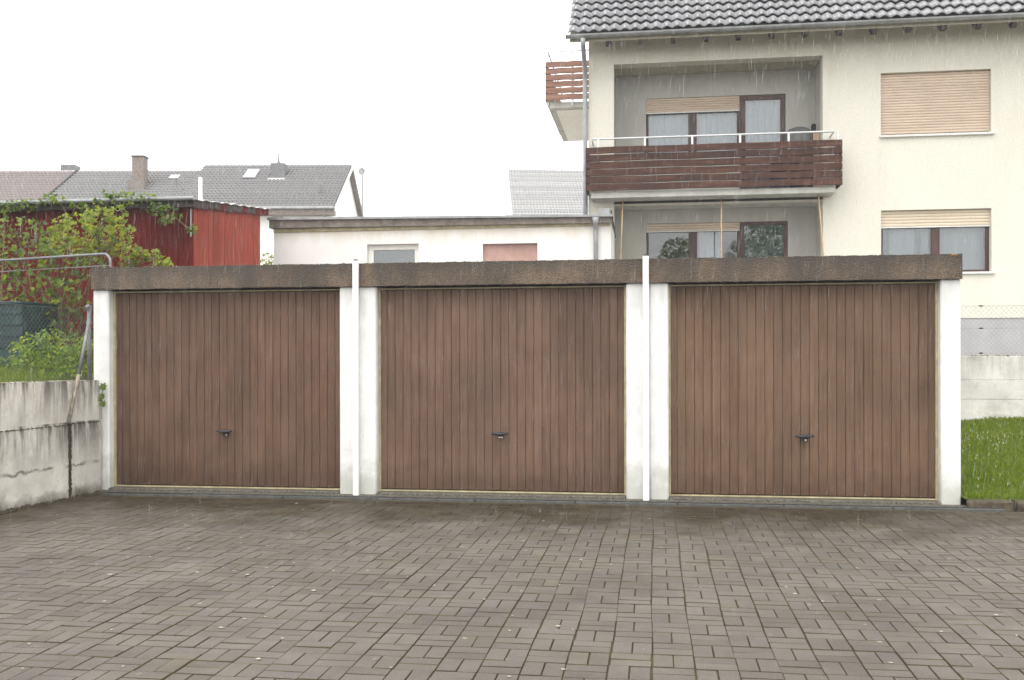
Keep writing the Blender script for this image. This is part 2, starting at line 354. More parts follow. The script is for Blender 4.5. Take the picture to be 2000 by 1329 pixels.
# ------------------------------------------------------------------ mesh helpers
class MB:
    def __init__(s): s.v = []; s.f = []
    def quad(s, *p):
        i = len(s.v); s.v += [tuple(q) for q in p]; s.f.append(tuple(range(i, i + len(p)))); return s
    def box(s, x0, x1, y0, y1, z0, z1):
        i = len(s.v)
        s.v += [(x, y, z) for x in (x0, x1) for y in (y0, y1) for z in (z0, z1)]
        s.f += [tuple(i + k for k in q) for q in ((0, 1, 3, 2), (4, 6, 7, 5), (0, 4, 5, 1), (2, 3, 7, 6), (0, 2, 6, 4), (1, 5, 7, 3))]
        return s
    def cbox(s, x0, x1, y0, y1, z0, z1, c=.004):
        lo = (x0, y0, z0); hi = (x1, y1, z1); idx = {}
        for sx in (0, 1):
            for sy in (0, 1):
                for sz in (0, 1):
                    sg = (sx, sy, sz)
                    for ax in range(3):
                        p = []
                        for k in range(3):
                            e = hi[k] if sg[k] else lo[k]
                            p.append(e if k == ax else (e - c if sg[k] else e + c))
                        idx[(sg, ax)] = len(s.v); s.v.append(tuple(p))
        for ax in range(3):
            a, b = (ax + 1) % 3, (ax + 2) % 3
            for sd_ in (0, 1):
                q = []
                for u, v in ((0, 0), (1, 0), (1, 1), (0, 1)):
                    g = [0, 0, 0]; g[ax] = sd_; g[a] = u; g[b] = v; q.append(idx[(tuple(g), ax)])
                s.f.append(tuple(q if sd_ else q[::-1]))
        for ax in range(3):       # edge chamfers along ax
            a, b = (ax + 1) % 3, (ax + 2) % 3
            for u in (0, 1):
                for v in (0, 1):
                    g0 = [0, 0, 0]; g0[a] = u; g0[b] = v; g1 = list(g0); g1[ax] = 1
                    q = [idx[(tuple(g0), a)], idx[(tuple(g1), a)], idx[(tuple(g1), b)], idx[(tuple(g0), b)]]
                    s.f.append(tuple(q if (u ^ v) == 0 else q[::-1])[::-1] if False else tuple(q))
        for sx in (0, 1):
            for sy in (0, 1):
                for sz in (0, 1):
                    g = (sx, sy, sz); s.f.append((idx[(g, 0)], idx[(g, 1)], idx[(g, 2)]))
        return s
    def obox(s, p0, p1, w, h, up=(0, 0, 1)):
        p0 = Vector(p0); p1 = Vector(p1); d = (p1 - p0).normalized(); up = Vector(up)
        a = d.cross(up); a = a.normalized() if a.length > 1e-6 else Vector((1, 0, 0)); b = a.cross(d).normalized()
        i = len(s.v)
        for p in (p0, p1):
            for u, v in ((-1, -1), (1, -1), (1, 1), (-1, 1)): s.v.append(tuple(p + a * (u * w / 2) + b * (v * h / 2)))
        s.f += [(i, i + 1, i + 2, i + 3), (i + 7, i + 6, i + 5, i + 4)] + [(i + k, i + 4 + k, i + 4 + (k + 1) % 4, i + (k + 1) % 4) for k in range(4)]
        return s
    def tube(s, pts, r, n=8, cap=True, phase=0):
        pts = [Vector(p) for p in pts]; rs = r if isinstance(r, (list, tuple)) else [r] * len(pts)
        ref = None; rings = []
        for k, p in enumerate(pts):
            d = (pts[min(k + 1, len(pts) - 1)] - pts[max(k - 1, 0)]).normalized()
            if ref is None: ref = d.orthogonal().normalized()
            else:
                ref = ref - d * ref.dot(d); ref = ref.normalized() if ref.length > 1e-6 else d.orthogonal().normalized()
            b = d.cross(ref); i = len(s.v); rings.append(i)
            for q in range(n):
                an = 2 * math.pi * q / n + phase; s.v.append(tuple(p + (ref * math.cos(an) + b * math.sin(an)) * rs[k]))
        for a, b in zip(rings, rings[1:]):
            for q in range(n): s.f.append((a + q, a + (q + 1) % n, b + (q + 1) % n, b + q))
        if cap: s.f += [tuple(rings[0] + q for q in range(n))[::-1], tuple(rings[-1] + q for q in range(n))]
        return s
    def prism(s, poly, axis, a0, a1):
        n = len(poly); i = len(s.v)
        for a in (a0, a1):
            for u, v in poly:
                p = [u, v]; p.insert(axis, a); s.v.append(tuple(p))
        s.f += [tuple(i + k for k in range(n)), tuple(i + n + k for k in range(n))[::-1]]
        s.f += [(i + k, i + n + k, i + n + (k + 1) % n, i + (k + 1) % n) for k in range(n)]
        return s
    def wall(s, x0, x1, z0, z1, holes, y0, y1):
        """wall in the x-z plane, front at y0, back at y1, with real openings"""
        xs = sorted({x0, x1, *[h[0] for h in holes], *[h[1] for h in holes]}); zs = sorted({z0, z1, *[h[2] for h in holes], *[h[3] for h in holes]})
        solid = lambda i, k: 0 <= i < len(xs) - 1 and 0 <= k < len(zs) - 1 and not any(h[0] - 1e-6 <= xs[i] and xs[i + 1] <= h[1] + 1e-6 and h[2] - 1e-6 <= zs[k] and zs[k + 1] <= h[3] + 1e-6 for h in holes)
        for i in range(len(xs) - 1):
            for k in range(len(zs) - 1):
                if not solid(i, k): continue
                a, b, c, d = xs[i], xs[i + 1], zs[k], zs[k + 1]
                s.quad((a, y0, c), (b, y0, c), (b, y0, d), (a, y0, d)); s.quad((b, y1, c), (a, y1, c), (a, y1, d), (b, y1, d))
                if not solid(i - 1, k): s.quad((a, y1, c), (a, y0, c), (a, y0, d), (a, y1, d))
                if not solid(i + 1, k): s.quad((b, y0, c), (b, y1, c), (b, y1, d), (b, y0, d))
                if not solid(i, k - 1): s.quad((a, y1, c), (b, y1, c), (b, y0, c), (a, y0, c))
                if not solid(i, k + 1): s.quad((a, y0, d), (b, y0, d), (b, y1, d), (a, y1, d))
        return s
    def mesh(s, name, mat, smooth=False, fix=True, edge=None):
        m = bpy.data.meshes.new(name); m.from_pydata(s.v, [], s.f); m.materials.append(mat if not isinstance(mat, str) else MAT[mat])
        if fix:
            import bmesh
            bm = bmesh.new(); bm.from_mesh(m); bmesh.ops.recalc_face_normals(bm, faces=bm.faces); bm.to_mesh(m); bm.free()
        if edge:
            m.materials.append(MAT[edge]); m.polygons.foreach_set('material_index', [0 if p.normal.z > .9 else 1 for p in m.polygons])
        if smooth: m.polygons.foreach_set('use_smooth', [True] * len(m.polygons))
        m.update(); return m
    def build(s, name, mat, parent=None, smooth=False, fix=True):
        return link(name, s.mesh(name, mat, smooth, fix), parent)

def link(name, mesh, parent=None, loc=None, rot=None):
    o = bpy.data.objects.new(name, mesh); C.objects.link(o); o.parent = parent
    if loc is not None: o.location = loc
    if rot is not None: o.rotation_euler = rot
    return o
def tag(o, label=None, cat=None, group=None, kind=None):
    for k, v in (('label', label), ('category', cat), ('group', group), ('kind', kind)):
        if v: o[k] = v
    return o
def thing(name, label, cat, group=None, loc=(0, 0, 0), rz=0):
    o = bpy.data.objects.new(name, None); C.objects.link(o); o.location = loc; o.rotation_euler = (0, 0, rz); o.empty_display_size = .2
    return tag(o, label, cat, group)
def np_mesh(name, verts, faces, mat):
    """verts (n,3), faces (m,k) arrays with constant k"""
    m = bpy.data.meshes.new(name); n, k = faces.shape
    m.vertices.add(len(verts)); m.vertices.foreach_set('co', np.asarray(verts, np.float32).ravel())
    m.loops.add(n * k); m.loops.foreach_set('vertex_index', faces.astype(np.int32).ravel())
    m.polygons.add(n); m.polygons.foreach_set('loop_start', np.arange(0, n * k, k, dtype=np.int32)); m.polygons.foreach_set('loop_total', np.full(n, k, np.int32))
    m.materials.append(MAT[mat]); m.update(); m.validate(); return m

# ------------------------------------------------------------------ the setting
GY = 10.315                                  # plane of the garage fascias
g = MB().quad((-400, -400, -.06), (400, -400, -.06), (400, 600, -.06), (-400, 600, -.06)).build('ground', 'ground'); tag(g, kind='structure')
t = MB().box(-400, 400, 16.60, 600, -.3, 1.45).build('terrain', 'bounce_ground'); tag(t, kind='structure')
gd = MB()
ys = [-40, 4, 8, 10, 12, 14, 16.6]; zz = [1.12, 1.14, 1.16, 1.18, 1.26, 1.36, 1.445]
for (ya, za), (yb, zb) in zip(zip(ys, zz), zip(ys[1:], zz[1:])):
    gd.quad((-400, ya, za), (-6.42, ya, za), (-6.42, yb, zb), (-400, yb, zb))
    gd.quad((-6.42, ya, -.05), (-6.42, yb, -.05), (-6.42, yb, zb), (-6.42, ya, za))
gd.quad((-400, -40, -.05), (-6.42, -40, -.05), (-6.42, -40, 1.12), (-400, -40, 1.12))
tag(gd.build('garden_ground', 'soil', fix=False), kind='structure')

# paving: basket-weave blocks on a mossy bed
PX0, PX1, PY0, PY1 = -6.10, 6.2, 2.6, 10.07
pave = MB().box(-6.12, 30, -30, 10.10, -.075, -.0085).build('pavement', 'bed'); tag(pave, kind='structure')
def paver_mesh(v, f, cx, cy, lx, ly, z, tx, ty):
    """a block with worn chamfered edges, slightly tilted"""
    i = len(v); c = .0026
    for (ix, iy, zz_) in ((0, 0, -.03), (0, 0, -c), (c, c, 0)):
        for sx, sy in ((-1, -1), (1, -1), (1, 1), (-1, 1)):
            x, y = sx * (lx / 2 - ix), sy * (ly / 2 - iy); v.append((cx + x, cy + y, z + zz_ + tx * x + ty * y))
    for a in (0, 4):
        for k in range(4): f.append((i + a + k, i + a + (k + 1) % 4, i + a + 4 + (k + 1) % 4, i + a + 4 + k))
    f.append((i + 8, i + 9, i + 10, i + 11))
spots = []
B = .2; ci0 = int(math.floor((PX0 + .02) / B)); ci1 = int(PX1 / B)
rj = random.Random(3); coff = {}
for ci in range(ci0, ci1):
    drift = coff.setdefault(ci, rj.gauss(0, .006)); xd = 0
    for ri in range(int(round((PY1 - PY0) / B)) + 1):
        x0 = -.02 + ci * B; y1 = 4.964 + B * (ri - 12); y0 = y1 - B
        if y1 > PY1 + .02 or y0 < PY0: continue
        y0 += drift; wob = .004 * math.sin(y0 * 1.7 + ci * .6) + .003 * math.sin(y0 * 4.1 + ci)
        vertical = (ci + ri) % 2 == 0
        for h in (0, 1):
            gx, gy = rj.uniform(.0028, .0062), rj.uniform(.0040, .0085)
            if vertical: cx, cy, lx, ly = x0 + B * (.25 + .5 * h), y0 + B / 2, B / 2 - gx, B - gy
            else: cx, cy, lx, ly = x0 + B / 2, y0 + B * (.25 + .5 * h), B - gx, B / 2 - gy
            if cx - lx / 2 < PX0: continue
            und = .0012 * math.sin(cx * 1.9 + 1) * math.sin(cy * 1.3)
            spots.append((cx + wob + rj.uniform(-.0012, .0012), cy + rj.uniform(-.0012, .0012), lx, ly, und + rj.uniform(-.0018, .0018), rj.gauss(0, .006), rj.gauss(0, .006), vertical))
def infront(p):
    zc = -SN * p[0] + CS * p[1]; xc = CS * p[0] + SN * p[1]
    return zc, abs(xc / zc) < .52 and CAM_H / zc < .327
spots.sort(key=lambda p: (not infront(p)[1], infront(p)[0]))
near, far = spots[:300], spots[300:]
pm = {}
for lx, ly in ((.1950, .0945), (.0955, .194)):
    mb = MB(); paver_mesh(mb.v, mb.f, 0, 0, lx, ly, 0, 0, 0); pm[lx > ly] = mb.mesh('paver', 'paver', edge='bed')
for p in near:
    link('paver', pm[p[2] > p[3]], pave, (p[0], p[1], p[4]), (p[6], -p[5], rj.gauss(0, .004)))
mb = MB()
for p in far: paver_mesh(mb.v, mb.f, p[0], p[1], p[2], p[3], p[4], p[5], p[6])
tag(link('pavers_beyond', mb.mesh('pavers_beyond', 'paver', edge='bed'), pave), kind='stuff')
# the rest of the yard behind and beside, outside the weave that can be told apart
mb = MB()
for x0, x1, y0, y1 in ((-6.1, 6.18, -12, 2.56), (6.2, 14, -12, 10.07)): mb.box(x0, x1, y0, y1, -.02, -.001)
tag(mb.build('yard_paving', 'paver', pave), kind='stuff')

# fallen petals on the paving
mb = MB()
for _ in range(170):
    x, y = random.uniform(-5.6, 4.5), random.uniform(4.3, 9.8); r = random.uniform(.004, .011) * (1.8 if random.random() < .10 else 1); a = random.uniform(0, 6.28)
    mb.quad(*[(x + r * (1.25 if k % 2 else .8) * math.cos(a + k * 1.047), y + r * .9 * math.sin(a + k * 1.047), .0045 + .002 * (k % 2)) for k in range(6)])
tag(mb.build('fallen_petals', 'petal', fix=False), 'pale petals scattered over the wet paving', 'petals', kind='stuff')

# drain channel in front of the thresholds
ch = thing('drain_channel', 'narrow grey drain channel running along the garage thresholds', 'drain')
for k in range(9):
    x = -5.95 + k * 1.03
    MB().cbox(x, x + 1.022, 10.105, 10.205, -.05, .012 if k else .008, .004).build('channel_section', 'channel', ch)
MB().cbox(-5.95, 3.31, 10.135, 10.175, -.02, .0155, .002).build('grate_strip', 'dark', ch)
MB().box(-6.12, 3.31, 10.208, 10.346, -.06, .016).build('mortar_strip', 'sill_conc', ch)

# lawn on the right, its kerb stones
lawn_z = lambda x, y: .09 + (y - 10.2) * .055 + max(0, x - 3.4) * .045 + .012 * math.sin(x * 2.3) * math.sin(y * 1.7)
mb = MB(); nx, ny = 30, 24
for i in range(nx + 1):
    for j in range(ny + 1):
        x = 2.99 + i * .5; y = 10.24 + j * (16.40 - 10.24) / ny; mb.v.append((x, y, lawn_z(x, y)))
for i in range(nx):
    for j in range(ny): a = i * (ny + 1) + j; mb.f.append((a, a + ny + 1, a + ny + 2, a + 1))
lawn = mb.build('lawn', 'turf', fix=False); tag(lawn, kind='structure')
kb = thing('lawn_kerb', 'low mossy kerb stones edging the lawn beside the garages', 'kerb')
x = 3.0; rk = random.Random(5)
while x < 9:
    l = rk.uniform(.32, .5); h = rk.uniform(.055, .085)
    m_ = MB().cbox(0, l - .012, 0, .085, -.06, h, .014); m_.v = [(a + rk.uniform(-.006, .006), b + rk.uniform(-.006, .006), c + rk.uniform(-.008, .008)) for a, b, c in m_.v]
    o = m_.build('kerb_stone', 'kerb', kb); o.location = (x, 10.17 + rk.uniform(-.012, .012), 0); o.rotation_euler = (rk.uniform(-.08, .08), rk.uniform(-.02, .02), rk.uniform(-.03, .03)); x += l

def grass(name, x0, x1, y0, y1, zf, n, hmin, hmax, keep=None, label=None, bare=0):
    x = rng.uniform(x0, x1, n); y = y0 + (y1 - y0) * rng.uniform(0, 1, n) ** 1.25
    if keep is not None: k = keep(x, y); x, y = x[k], y[k]; n = len(x)
    z = np.array([zf(a, b) for a, b in zip(x, y)]); h = rng.uniform(hmin, hmax, n) * (1 + .35 * np.sin(x * 5.1) * np.sin(y * 4.3)); a = rng.uniform(0, 2 * np.pi, n); wd = rng.uniform(.0025, .005, n) * (1 + (y - 8) * .12)
    dx, dy = np.cos(a) * wd, np.sin(a) * wd; le = rng.uniform(.1, .75, n) * h; b = rng.uniform(0, 2 * np.pi, n); lx, ly = np.cos(b) * le, np.sin(b) * le
    P = np.stack([np.stack([x - dx, y - dy, z - .01], 1), np.stack([x + dx, y + dy, z - .01], 1), np.stack([x + dx * .7 + lx * .4, y + dy * .7 + ly * .4, z + h * .62], 1), np.stack([x - dx * .7 + lx * .4, y - dy * .7 + ly * .4, z + h * .62], 1), np.stack([x + lx, y + ly, z + h], 1)], 1)
    base = (np.arange(n) * 5)[:, None]
    f = np.concatenate([base + np.array([0, 1, 2]), base + np.array([0, 2, 3]), base + np.array([3, 2, 4])], 0)
    o = link(name, np_mesh(name, P.reshape(-1, 3), f, 'grass')); return tag(o, label, 'grass', kind='stuff')
grass('lawn_grass', 3.02, 9.5, 10.27, 16.36, lawn_z, 90000, .025, .06, label='short green lawn grass beside the garages')
mb = MB(); rd = random.Random(9)
for _ in range(230):
    x, y = rd.uniform(3.1, 8), rd.uniform(10.6, 16.2)
    if rd.random() < .35: x = rd.gauss(4.6, .5); y = rd.gauss(14.2, .4)
    z = lawn_z(x, y) + rd.uniform(.035, .06); r = rd.uniform(.009, .014)
    if x < 3.05: continue
    ring = [(x + r * math.cos(k * 1.047), y + r * math.sin(k * 1.047), z) for k in range(6)]
    mb.quad(*ring); mb.quad(*[(p[0] * .3 + x * .7, p[1] * .3 + y * .7, z - (.02 if k % 2 else .004)) for k, p in enumerate(ring)])
tag(mb.build('daisies', 'daisy', fix=False), 'white daisies dotted through the lawn', 'flowers', kind='stuff')
gz = lambda x, y: float(np.interp(y, ys, zz))
grass('garden_grass', -10.5, -6.46, 7.5, 14.5, gz, 26000, .05, .16, keep=lambda x, y: (np.sin(x * 2.1 + 1) + np.sin(y * 2.7 + x) > -.9), label='rough grass growing behind the weathered retaining wall')

# ------------------------------------------------------------------ three garages
GX = (-6.20, -3.142, -.056); GW = 3.044; PW = .195; DEPTH = 6.1; FZ0, FZ1 = 2.239, 2.482; DY = GY + .155
BW = (GW - 2 * PW) / 30
boards = [MB().cbox(0, BW - .0018, 0, .016, .064, 2.204, .0055).mesh('board', 'door%d' % q) for q in range(3)]
GL = ('garage with brown boarded door standing against the weathered retaining wall', 'middle garage of the row, between the two white downpipes', 'garage with brown boarded door at the lawn end of the row')
def handle_parts(door, cx, both):
    y = DY - .002; z = .665
    MB().prism([(cx - .033, z - .045), (cx + .033, z - .045), (cx + .040, z + .02), (cx - .040, z + .02)], 1, y - .012, y + .002).build('handle_plate', 'handle', door)
    mb = MB(); n = 11; pr = []
    for k in range(n):
        u = -1 + 2 * k / (n - 1); pr.append((cx + u * .088, y - .052 - .004 * math.cos(u * 1.5), z + .012 - .010 * (1 - u * u), .0105 + .0105 * (1 - abs(u))))
    mb.tube([(p[0], p[1], p[2]) for p in pr], [p[3] for p in pr], 10); mb.tube([(cx, y - .006, z), (cx, y - .05, z)], [.020, .014], 10)
    mb.build('handle', 'handle', door, True)
    for dx in ((-.012, .014) if both else (.012,)):
        MB().tube([(cx + dx, y - .010, z - .036), (cx + dx, y - .022, z - .036)], .0105, 12).build('lock_cylinder', 'chrome', door)
for gi, x0 in enumerate(GX):
    x1 = x0 + GW; yb = GY + DEPTH
    G = thing('garage', GL[gi], 'garage', loc=(0, 0, 0))
    # fascia of washed concrete with chipped edges
    rf = random.Random(20 + gi); mb = MB(); nseg = 60; prof = [(GY, FZ0), (GY, FZ1), (GY + .17, FZ1), (GY + .17, FZ0)]
    for k in range(nseg + 1):
        x = x0 + GW * k / nseg
        for q, (yy, z_) in enumerate(prof):
            mb.v.append((x, yy + rf.uniform(-.003, .003), z_ + (rf.uniform(-.004, .004) if q in (1, 2) else rf.uniform(-.003, .003))))
    for k in range(nseg):
        for q in range(4): a = k * 4; mb.f.append((a + q, a + (q + 1) % 4, a + 4 + (q + 1) % 4, a + 4 + q))
    mb.f += [(0, 1, 2, 3), tuple(nseg * 4 + q for q in (3, 2, 1, 0))]
    mb.build('fascia', 'fascia', G)
    mb = MB()                                   # moss crumbs on the edge
    for _ in range(90):
        x = rf.uniform(x0 + .02, x1 - .02); r = rf.uniform(.006, .016); yy = GY + rf.uniform(.012, .08)
        a = len(mb.v); mb.v += [(x + r * 1.6 * math.cos(k * 1.257), yy + r * math.sin(k * 1.257), FZ1 - .004) for k in range(5)] + [(x, yy, FZ1 + r * .8)]
        mb.f += [(a + k, a + (k + 1) % 5, a + 5) for k in range(5)]
    tag(mb.build('moss', 'moss', G, fix=False), kind='stuff')
    # pillars with rounded inner corners, walls, roof
    for px0, px1 in ((x0 + .006, x0 + PW), (x1 - PW, x1 - .006)):
        MB().cbox(px0, px1, GY + .032, GY + .30, 0, FZ0 - .002, .014).build('pillar', 'pillar', G)
    for wx0, wx1 in ((x0 + .012, x0 + .11), (x1 - .11, x1 - .012)): MB().box(wx0, wx1, GY + .303, yb, 0, FZ0 + .02).build('side_wall', 'pillar', G)
    MB().box(x0 + .112, x1 - .112, yb - .1, yb - .003, 0, FZ0 + .02).build('back_wall', 'pillar', G)
    MB().box(x0 + .006, x1 - .006, GY + .175, yb + .02, FZ0 + .023, FZ1 - .06).build('roof', 'roof_felt', G)
    MB().box(x0 + PW, x1 - PW, GY + .085, GY + .16, FZ0 - .008, FZ0 + .02).build('shadow_lintel', 'dark', G)  # coloured near black to stand in for the shadow gap under the fascia
    # steel door frame
    f = MB(); a, b = x0 + PW + .001, x1 - PW - .001
    f.cbox(a, a + .022, DY - .028, DY + .05, .03, 2.229, .003); f.cbox(b - .022, b, DY - .028, DY + .05, .03, 2.229, .003); f.cbox(a + .023, b - .023, DY - .028, DY + .05, 2.207, 2.222, .003)
    f.cbox(a + .023, b - .023, DY - .028, DY + .05, .041, .055, .003)
    f.build('door_frame', 'frame_cream', G)
    mb = MB(); mb.cbox(x0 + PW + .002, x1 - PW - .002, GY + .012, DY + .3, -.04, .040, .010)
    mb.build('threshold', 'sill_conc', G)
    D = MB().box(a + .022, b - .022, DY + .017, DY + .045, .060, 2.206).build('door', 'dark', G); tag(D, 'brown up-and-over door of narrow vertical boards')
    for k in range(30):
        link('board', boards[gi], D, (x0 + PW + k * BW + .001, DY + random.uniform(-.0012, .0012), 0))
    mb = MB()
    for k in range(30):
        for z_, st_ in ((1.475, 1), (.765, 1), (.076, 1)):
            if (k % 2 and z_ < .2) or rf.random() < .12: continue
            xx = x0 + PW + (k + .12) * BW; r = .0035 if z_ > .2 else .006
            mb.box(xx - r, xx + r, DY - .0035, DY + .001, z_ - r * .7, z_ + r * .7)
    tag(mb.build('screws', 'screw', D), kind='stuff')
    handle_parts(D, x0 + GW / 2 + (-.01, 0, .035)[gi], gi == 1)
    # white downpipe on the joint to the next garage
    if gi < 2:
        xp = x1 + .008
        dp = MB(); rr = .031
        n = 16; pts = []
        for k in range(n):
            an = 2 * math.pi * k / n; cx_, sy_ = math.cos(an), math.sin(an)
            sgn = lambda q: (abs(q) ** .45) * (1 if q >= 0 else -1)
            pts.append((xp + rr * sgn(cx_), GY - .036 + rr * sgn(sy_)))
        dp.prism(pts, 2, .0, 2.506); o = dp.build('downpipe', 'white_pipe', G)
        MB().tube([(xp, GY - .036, 2.5065), (xp, GY - .036, 2.520)], [.026, .022], 12).build('pipe_cap', 'dark', o)
        MB().box(x1 - .004, GX[gi + 1] + .004, GY + .045, GY + .28, .0, FZ0 - .004).build('joint_filler', 'pillar', G)
    if gi == 2:
        mb = MB()
        for _ in range(6):
            x = x1 - .07 + rf.gauss(0, .03); r = rf.uniform(.004, .013); x = min(x, x1 - .03)
            a0 = len(mb.v); mb.v += [(x + r * 1.5 * math.cos(k * 1.257), GY - .003, FZ1 - .012 + r * math.sin(k * 1.257)) for k in range(5)] + [(x, GY - .012, FZ1 - .008)]
            mb.f += [(a0 + k, a0 + (k + 1) % 5, a0 + 5) for k in range(5)]
        tag(mb.build('lichen', 'lichen', G, fix=False), kind='stuff')

# ------------------------------------------------------------------ retaining wall on the left, with fence
n_ = NT('rust_moss'); MAT['rust_moss'] = n_.set(n_.ramp(n_.noise(9, 4), (.35, (.035, .028, .012)), (.55, (.12, .060, .016)), (.7, (.075, .075, .015))), .9)
W = thing('retaining_wall', 'weathered whitewashed concrete retaining wall with black drips and rusty top', 'wall')
def wobble_block(x0, x1, y0, y1, z0, z1, amp, seed, step=.12):
    rw = random.Random(seed); mb = MB(); ny_ = max(2, int((y1 - y0) / step)); nz_ = max(2, int((z1 - z0) / step))
    for i in range(ny_ + 1):
        for j in range(nz_ + 1):
            y = y0 + (y1 - y0) * i / ny_; z = z0 + (z1 - z0) * j / nz_; edge = i in (0, ny_) or j in (0, nz_)
            mb.v.append((x1 + rw.uniform(-amp, amp) - (amp * 1.4 if edge else 0), y + (rw.uniform(-amp, amp) if j not in (0,) else 0), z + (rw.uniform(-amp, amp) * .8 if j else 0)))
    for i in range(ny_):
        for j in range(nz_): a = i * (nz_ + 1) + j; mb.f.append((a, a + nz_ + 1, a + nz_ + 2, a + 1))
    edge = [i * (nz_ + 1) + nz_ for i in range(ny_ + 1)]; n0 = len(mb.v)
    for e in edge: mb.v.append((x0, mb.v[e][1], z1))
    for k in range(ny_): mb.f.append((edge[k], edge[k + 1], n0 + k + 1, n0 + k))
    mb.quad((x1 - amp * 2, y1 - amp, z0), (x0, y1 - amp, z0), (x0, y1 - amp, z1 - amp), (x1 - amp * 2, y1 - amp, z1 - amp))
    mb.quad((x1 - amp * 2, y0 + amp, z0), (x1 - amp * 2, y0 + amp, z1 - amp), (x0, y0 + amp, z1 - amp), (x0, y0 + amp, z0))
    return mb
for k, (ya, yb_) in enumerate(((9.795, 10.305), (7.6, 9.765), (4.4, 7.59), (1.0, 4.39))):
    wobble_block(-6.44, -6.112, ya, yb_, -.05, .785 - .01 * k, .0045, 40 + k).build('concrete_panel', 'wall_left', W, fix=False)
for k, (ya, yb_) in enumerate(((8.2, 10.295), (4.8, 8.19), (1.0, 4.79))):
    wobble_block(-6.44, -6.128, ya, yb_, .76, 1.235 - .02 * k, .004, 50 + k).build('concrete_panel', 'wall_left', W, fix=False)
MB().box(-6.44, -6.20, 1.0, 10.28, -.05, 1.10).build('wall_core', 'soil', W)
mb = MB(); rm = random.Random(8)
for _ in range(900):
    y = rm.uniform(3, 10.28); r = rm.uniform(.008, .022); x = rm.uniform(-6.30, -6.136); z = 1.228 - (.02 if y < 8.2 else 0)
    a = len(mb.v); mb.v += [(x + r * math.cos(k * 1.257), y + r * 1.5 * math.sin(k * 1.257), z) for k in range(5)] + [(x, y, z + r * .7)]
    mb.f += [(a + k, a + (k + 1) % 5, a + 5) for k in range(5)]
tag(mb.build('moss', 'rust_moss', W, fix=False), kind='stuff')
mb = MB()
for _ in range(700):                                # moss along the ledge
    y = rm.uniform(3, 10.28); r = rm.uniform(.006, .016); a = len(mb.v); z = .782 - (.01 if y < 9.76 else 0); x = rm.uniform(-6.127, -6.112)
    mb.v += [(x + r * .6 * math.cos(k * 1.257), y + r * 1.7 * math.sin(k * 1.257), z - .004) for k in range(5)] + [(x, y, z + r * .6)]
    mb.f += [(a + k, a + (k + 1) % 5, a + 5) for k in range(5)]
tag(mb.build('ledge_moss', 'soil', W, fix=False), kind='stuff')
mb = MB()
for _ in range(1500):                               # dirt and moss at the foot
    y = rm.uniform(3, 10.28); r = rm.uniform(.008, .028); a = len(mb.v); x = -6.108 + abs(rm.gauss(0, .035)); z = -.006
    mb.v += [(x + r * math.cos(k * 1.257), y + r * 1.5 * math.sin(k * 1.257), z) for k in range(5)] + [(x, y, z + r * rm.uniform(.5, 1.6) * max(.25, 1 - (x + 6.108) * 9))]
    mb.f += [(a + k, a + (k + 1) % 5, a + 5) for k in range(5)]
tag(mb.build('foot_moss', 'soil', W, fix=False), kind='stuff')
mb = MB()                                           # dark algae seep in the open joint
for k in range(40):
    z = .02 + .76 * k / 40; r = .017 + .010 * rm.random(); mb.tube([(-6.124, 9.78 + rm.uniform(-.006, .006), z), (-6.123, 9.78 + rm.uniform(-.006, .006), z + .022)], r, 6)
tag(mb.build('joint_moss', 'soil', W), kind='stuff')

WALL_TURN = R(-5.2)
def swing(o, px, py, qx, qy, a):
    c_, s_ = math.cos(a), math.sin(a); o.rotation_euler = (0, 0, a); o.location = (qx - (px * c_ - py * s_), qy - (px * s_ + py * c_), 0)
swing(W, -6.112, 10.3, -6.068, 10.3, WALL_TURN)
def chain_link(name, p0, du, length, z0, z1, pitch, r, mat, parent, sag=0):
    """diamond mesh woven of zigzag wires in the vertical plane through p0 along du"""
    mb = MB(); du = Vector(du).normalized(); nrm = du.cross(Vector((0, 0, 1))); nw = int(length / pitch); H = z1 - z0; ns = int(H / (pitch * .5))
    for k in range(nw):
        pts = []
        for j in range(ns + 1):
            u = k * pitch + (0 if j % 2 == 0 else pitch * .54); z = z0 + H * j / ns
            pts.append(Vector(p0) + du * u + Vector((0, 0, z)) + nrm * (.002 if j % 2 else -.002))
        mb.tube(pts, r, 4)
        pts2 = []
        for j in range(ns + 1):
            u = k * pitch + (pitch if j % 2 == 0 else pitch * .46); z = z0 + H * j / ns
            pts2.append(Vector(p0) + du * u + Vector((0, 0, z)) + nrm * (-.002 if j % 2 else .002))
        mb.tube(pts2, r, 4)
    o = mb.build(name, mat, parent, fix=False); tag(o, kind='stuff'); return o
FX = .07
F = thing('chain_link_fence', 'green grey chain link fence with leaning strut above the weathered retaining wall', 'fence')
chain_link('wire_mesh', (-6.26, 10.13, 0), (0, -1, 0), 6.2, 1.245, 2.01, .058, .0014, 'wire_green', F)
for z in (1.27, 1.64, 2.01): MB().tube([(-6.26, 10.15, z), (-6.26, 8.6, z - .006), (-6.26, 7.2, z), (-6.26, 5.6, z - .006), (-6.26, 3.9, z)], .002, 5).build('tension_wire', 'wire_green', F)
p_ = MB().tube([(-6.235, 10.16, 1.18), (-6.235, 10.16, 2.03)], .021, 12).build('post', 'steel', F, True)
MB().tube([(-6.235, 10.185, 2.03), (-6.235, 10.15, 2.045), (-6.235, 10.10, 2.02)], .022, 10).build('post_cap', 'steel', p_)
MB().tube([(-6.235, 6.9, 1.12), (-6.235, 6.9, 2.03)], .021, 12).build('post', 'steel', F, True)
s_ = MB().tube([(-6.205, 10.125, 1.90), (-6.185, 9.915, 1.30)], .019, 10).build('strut', 'steel', F, True)
MB().tube([(-6.185, 9.915, 1.30), (-6.175, 9.74, .79)], .0185, 10).build('strut_foot', 'rust', s_, True)
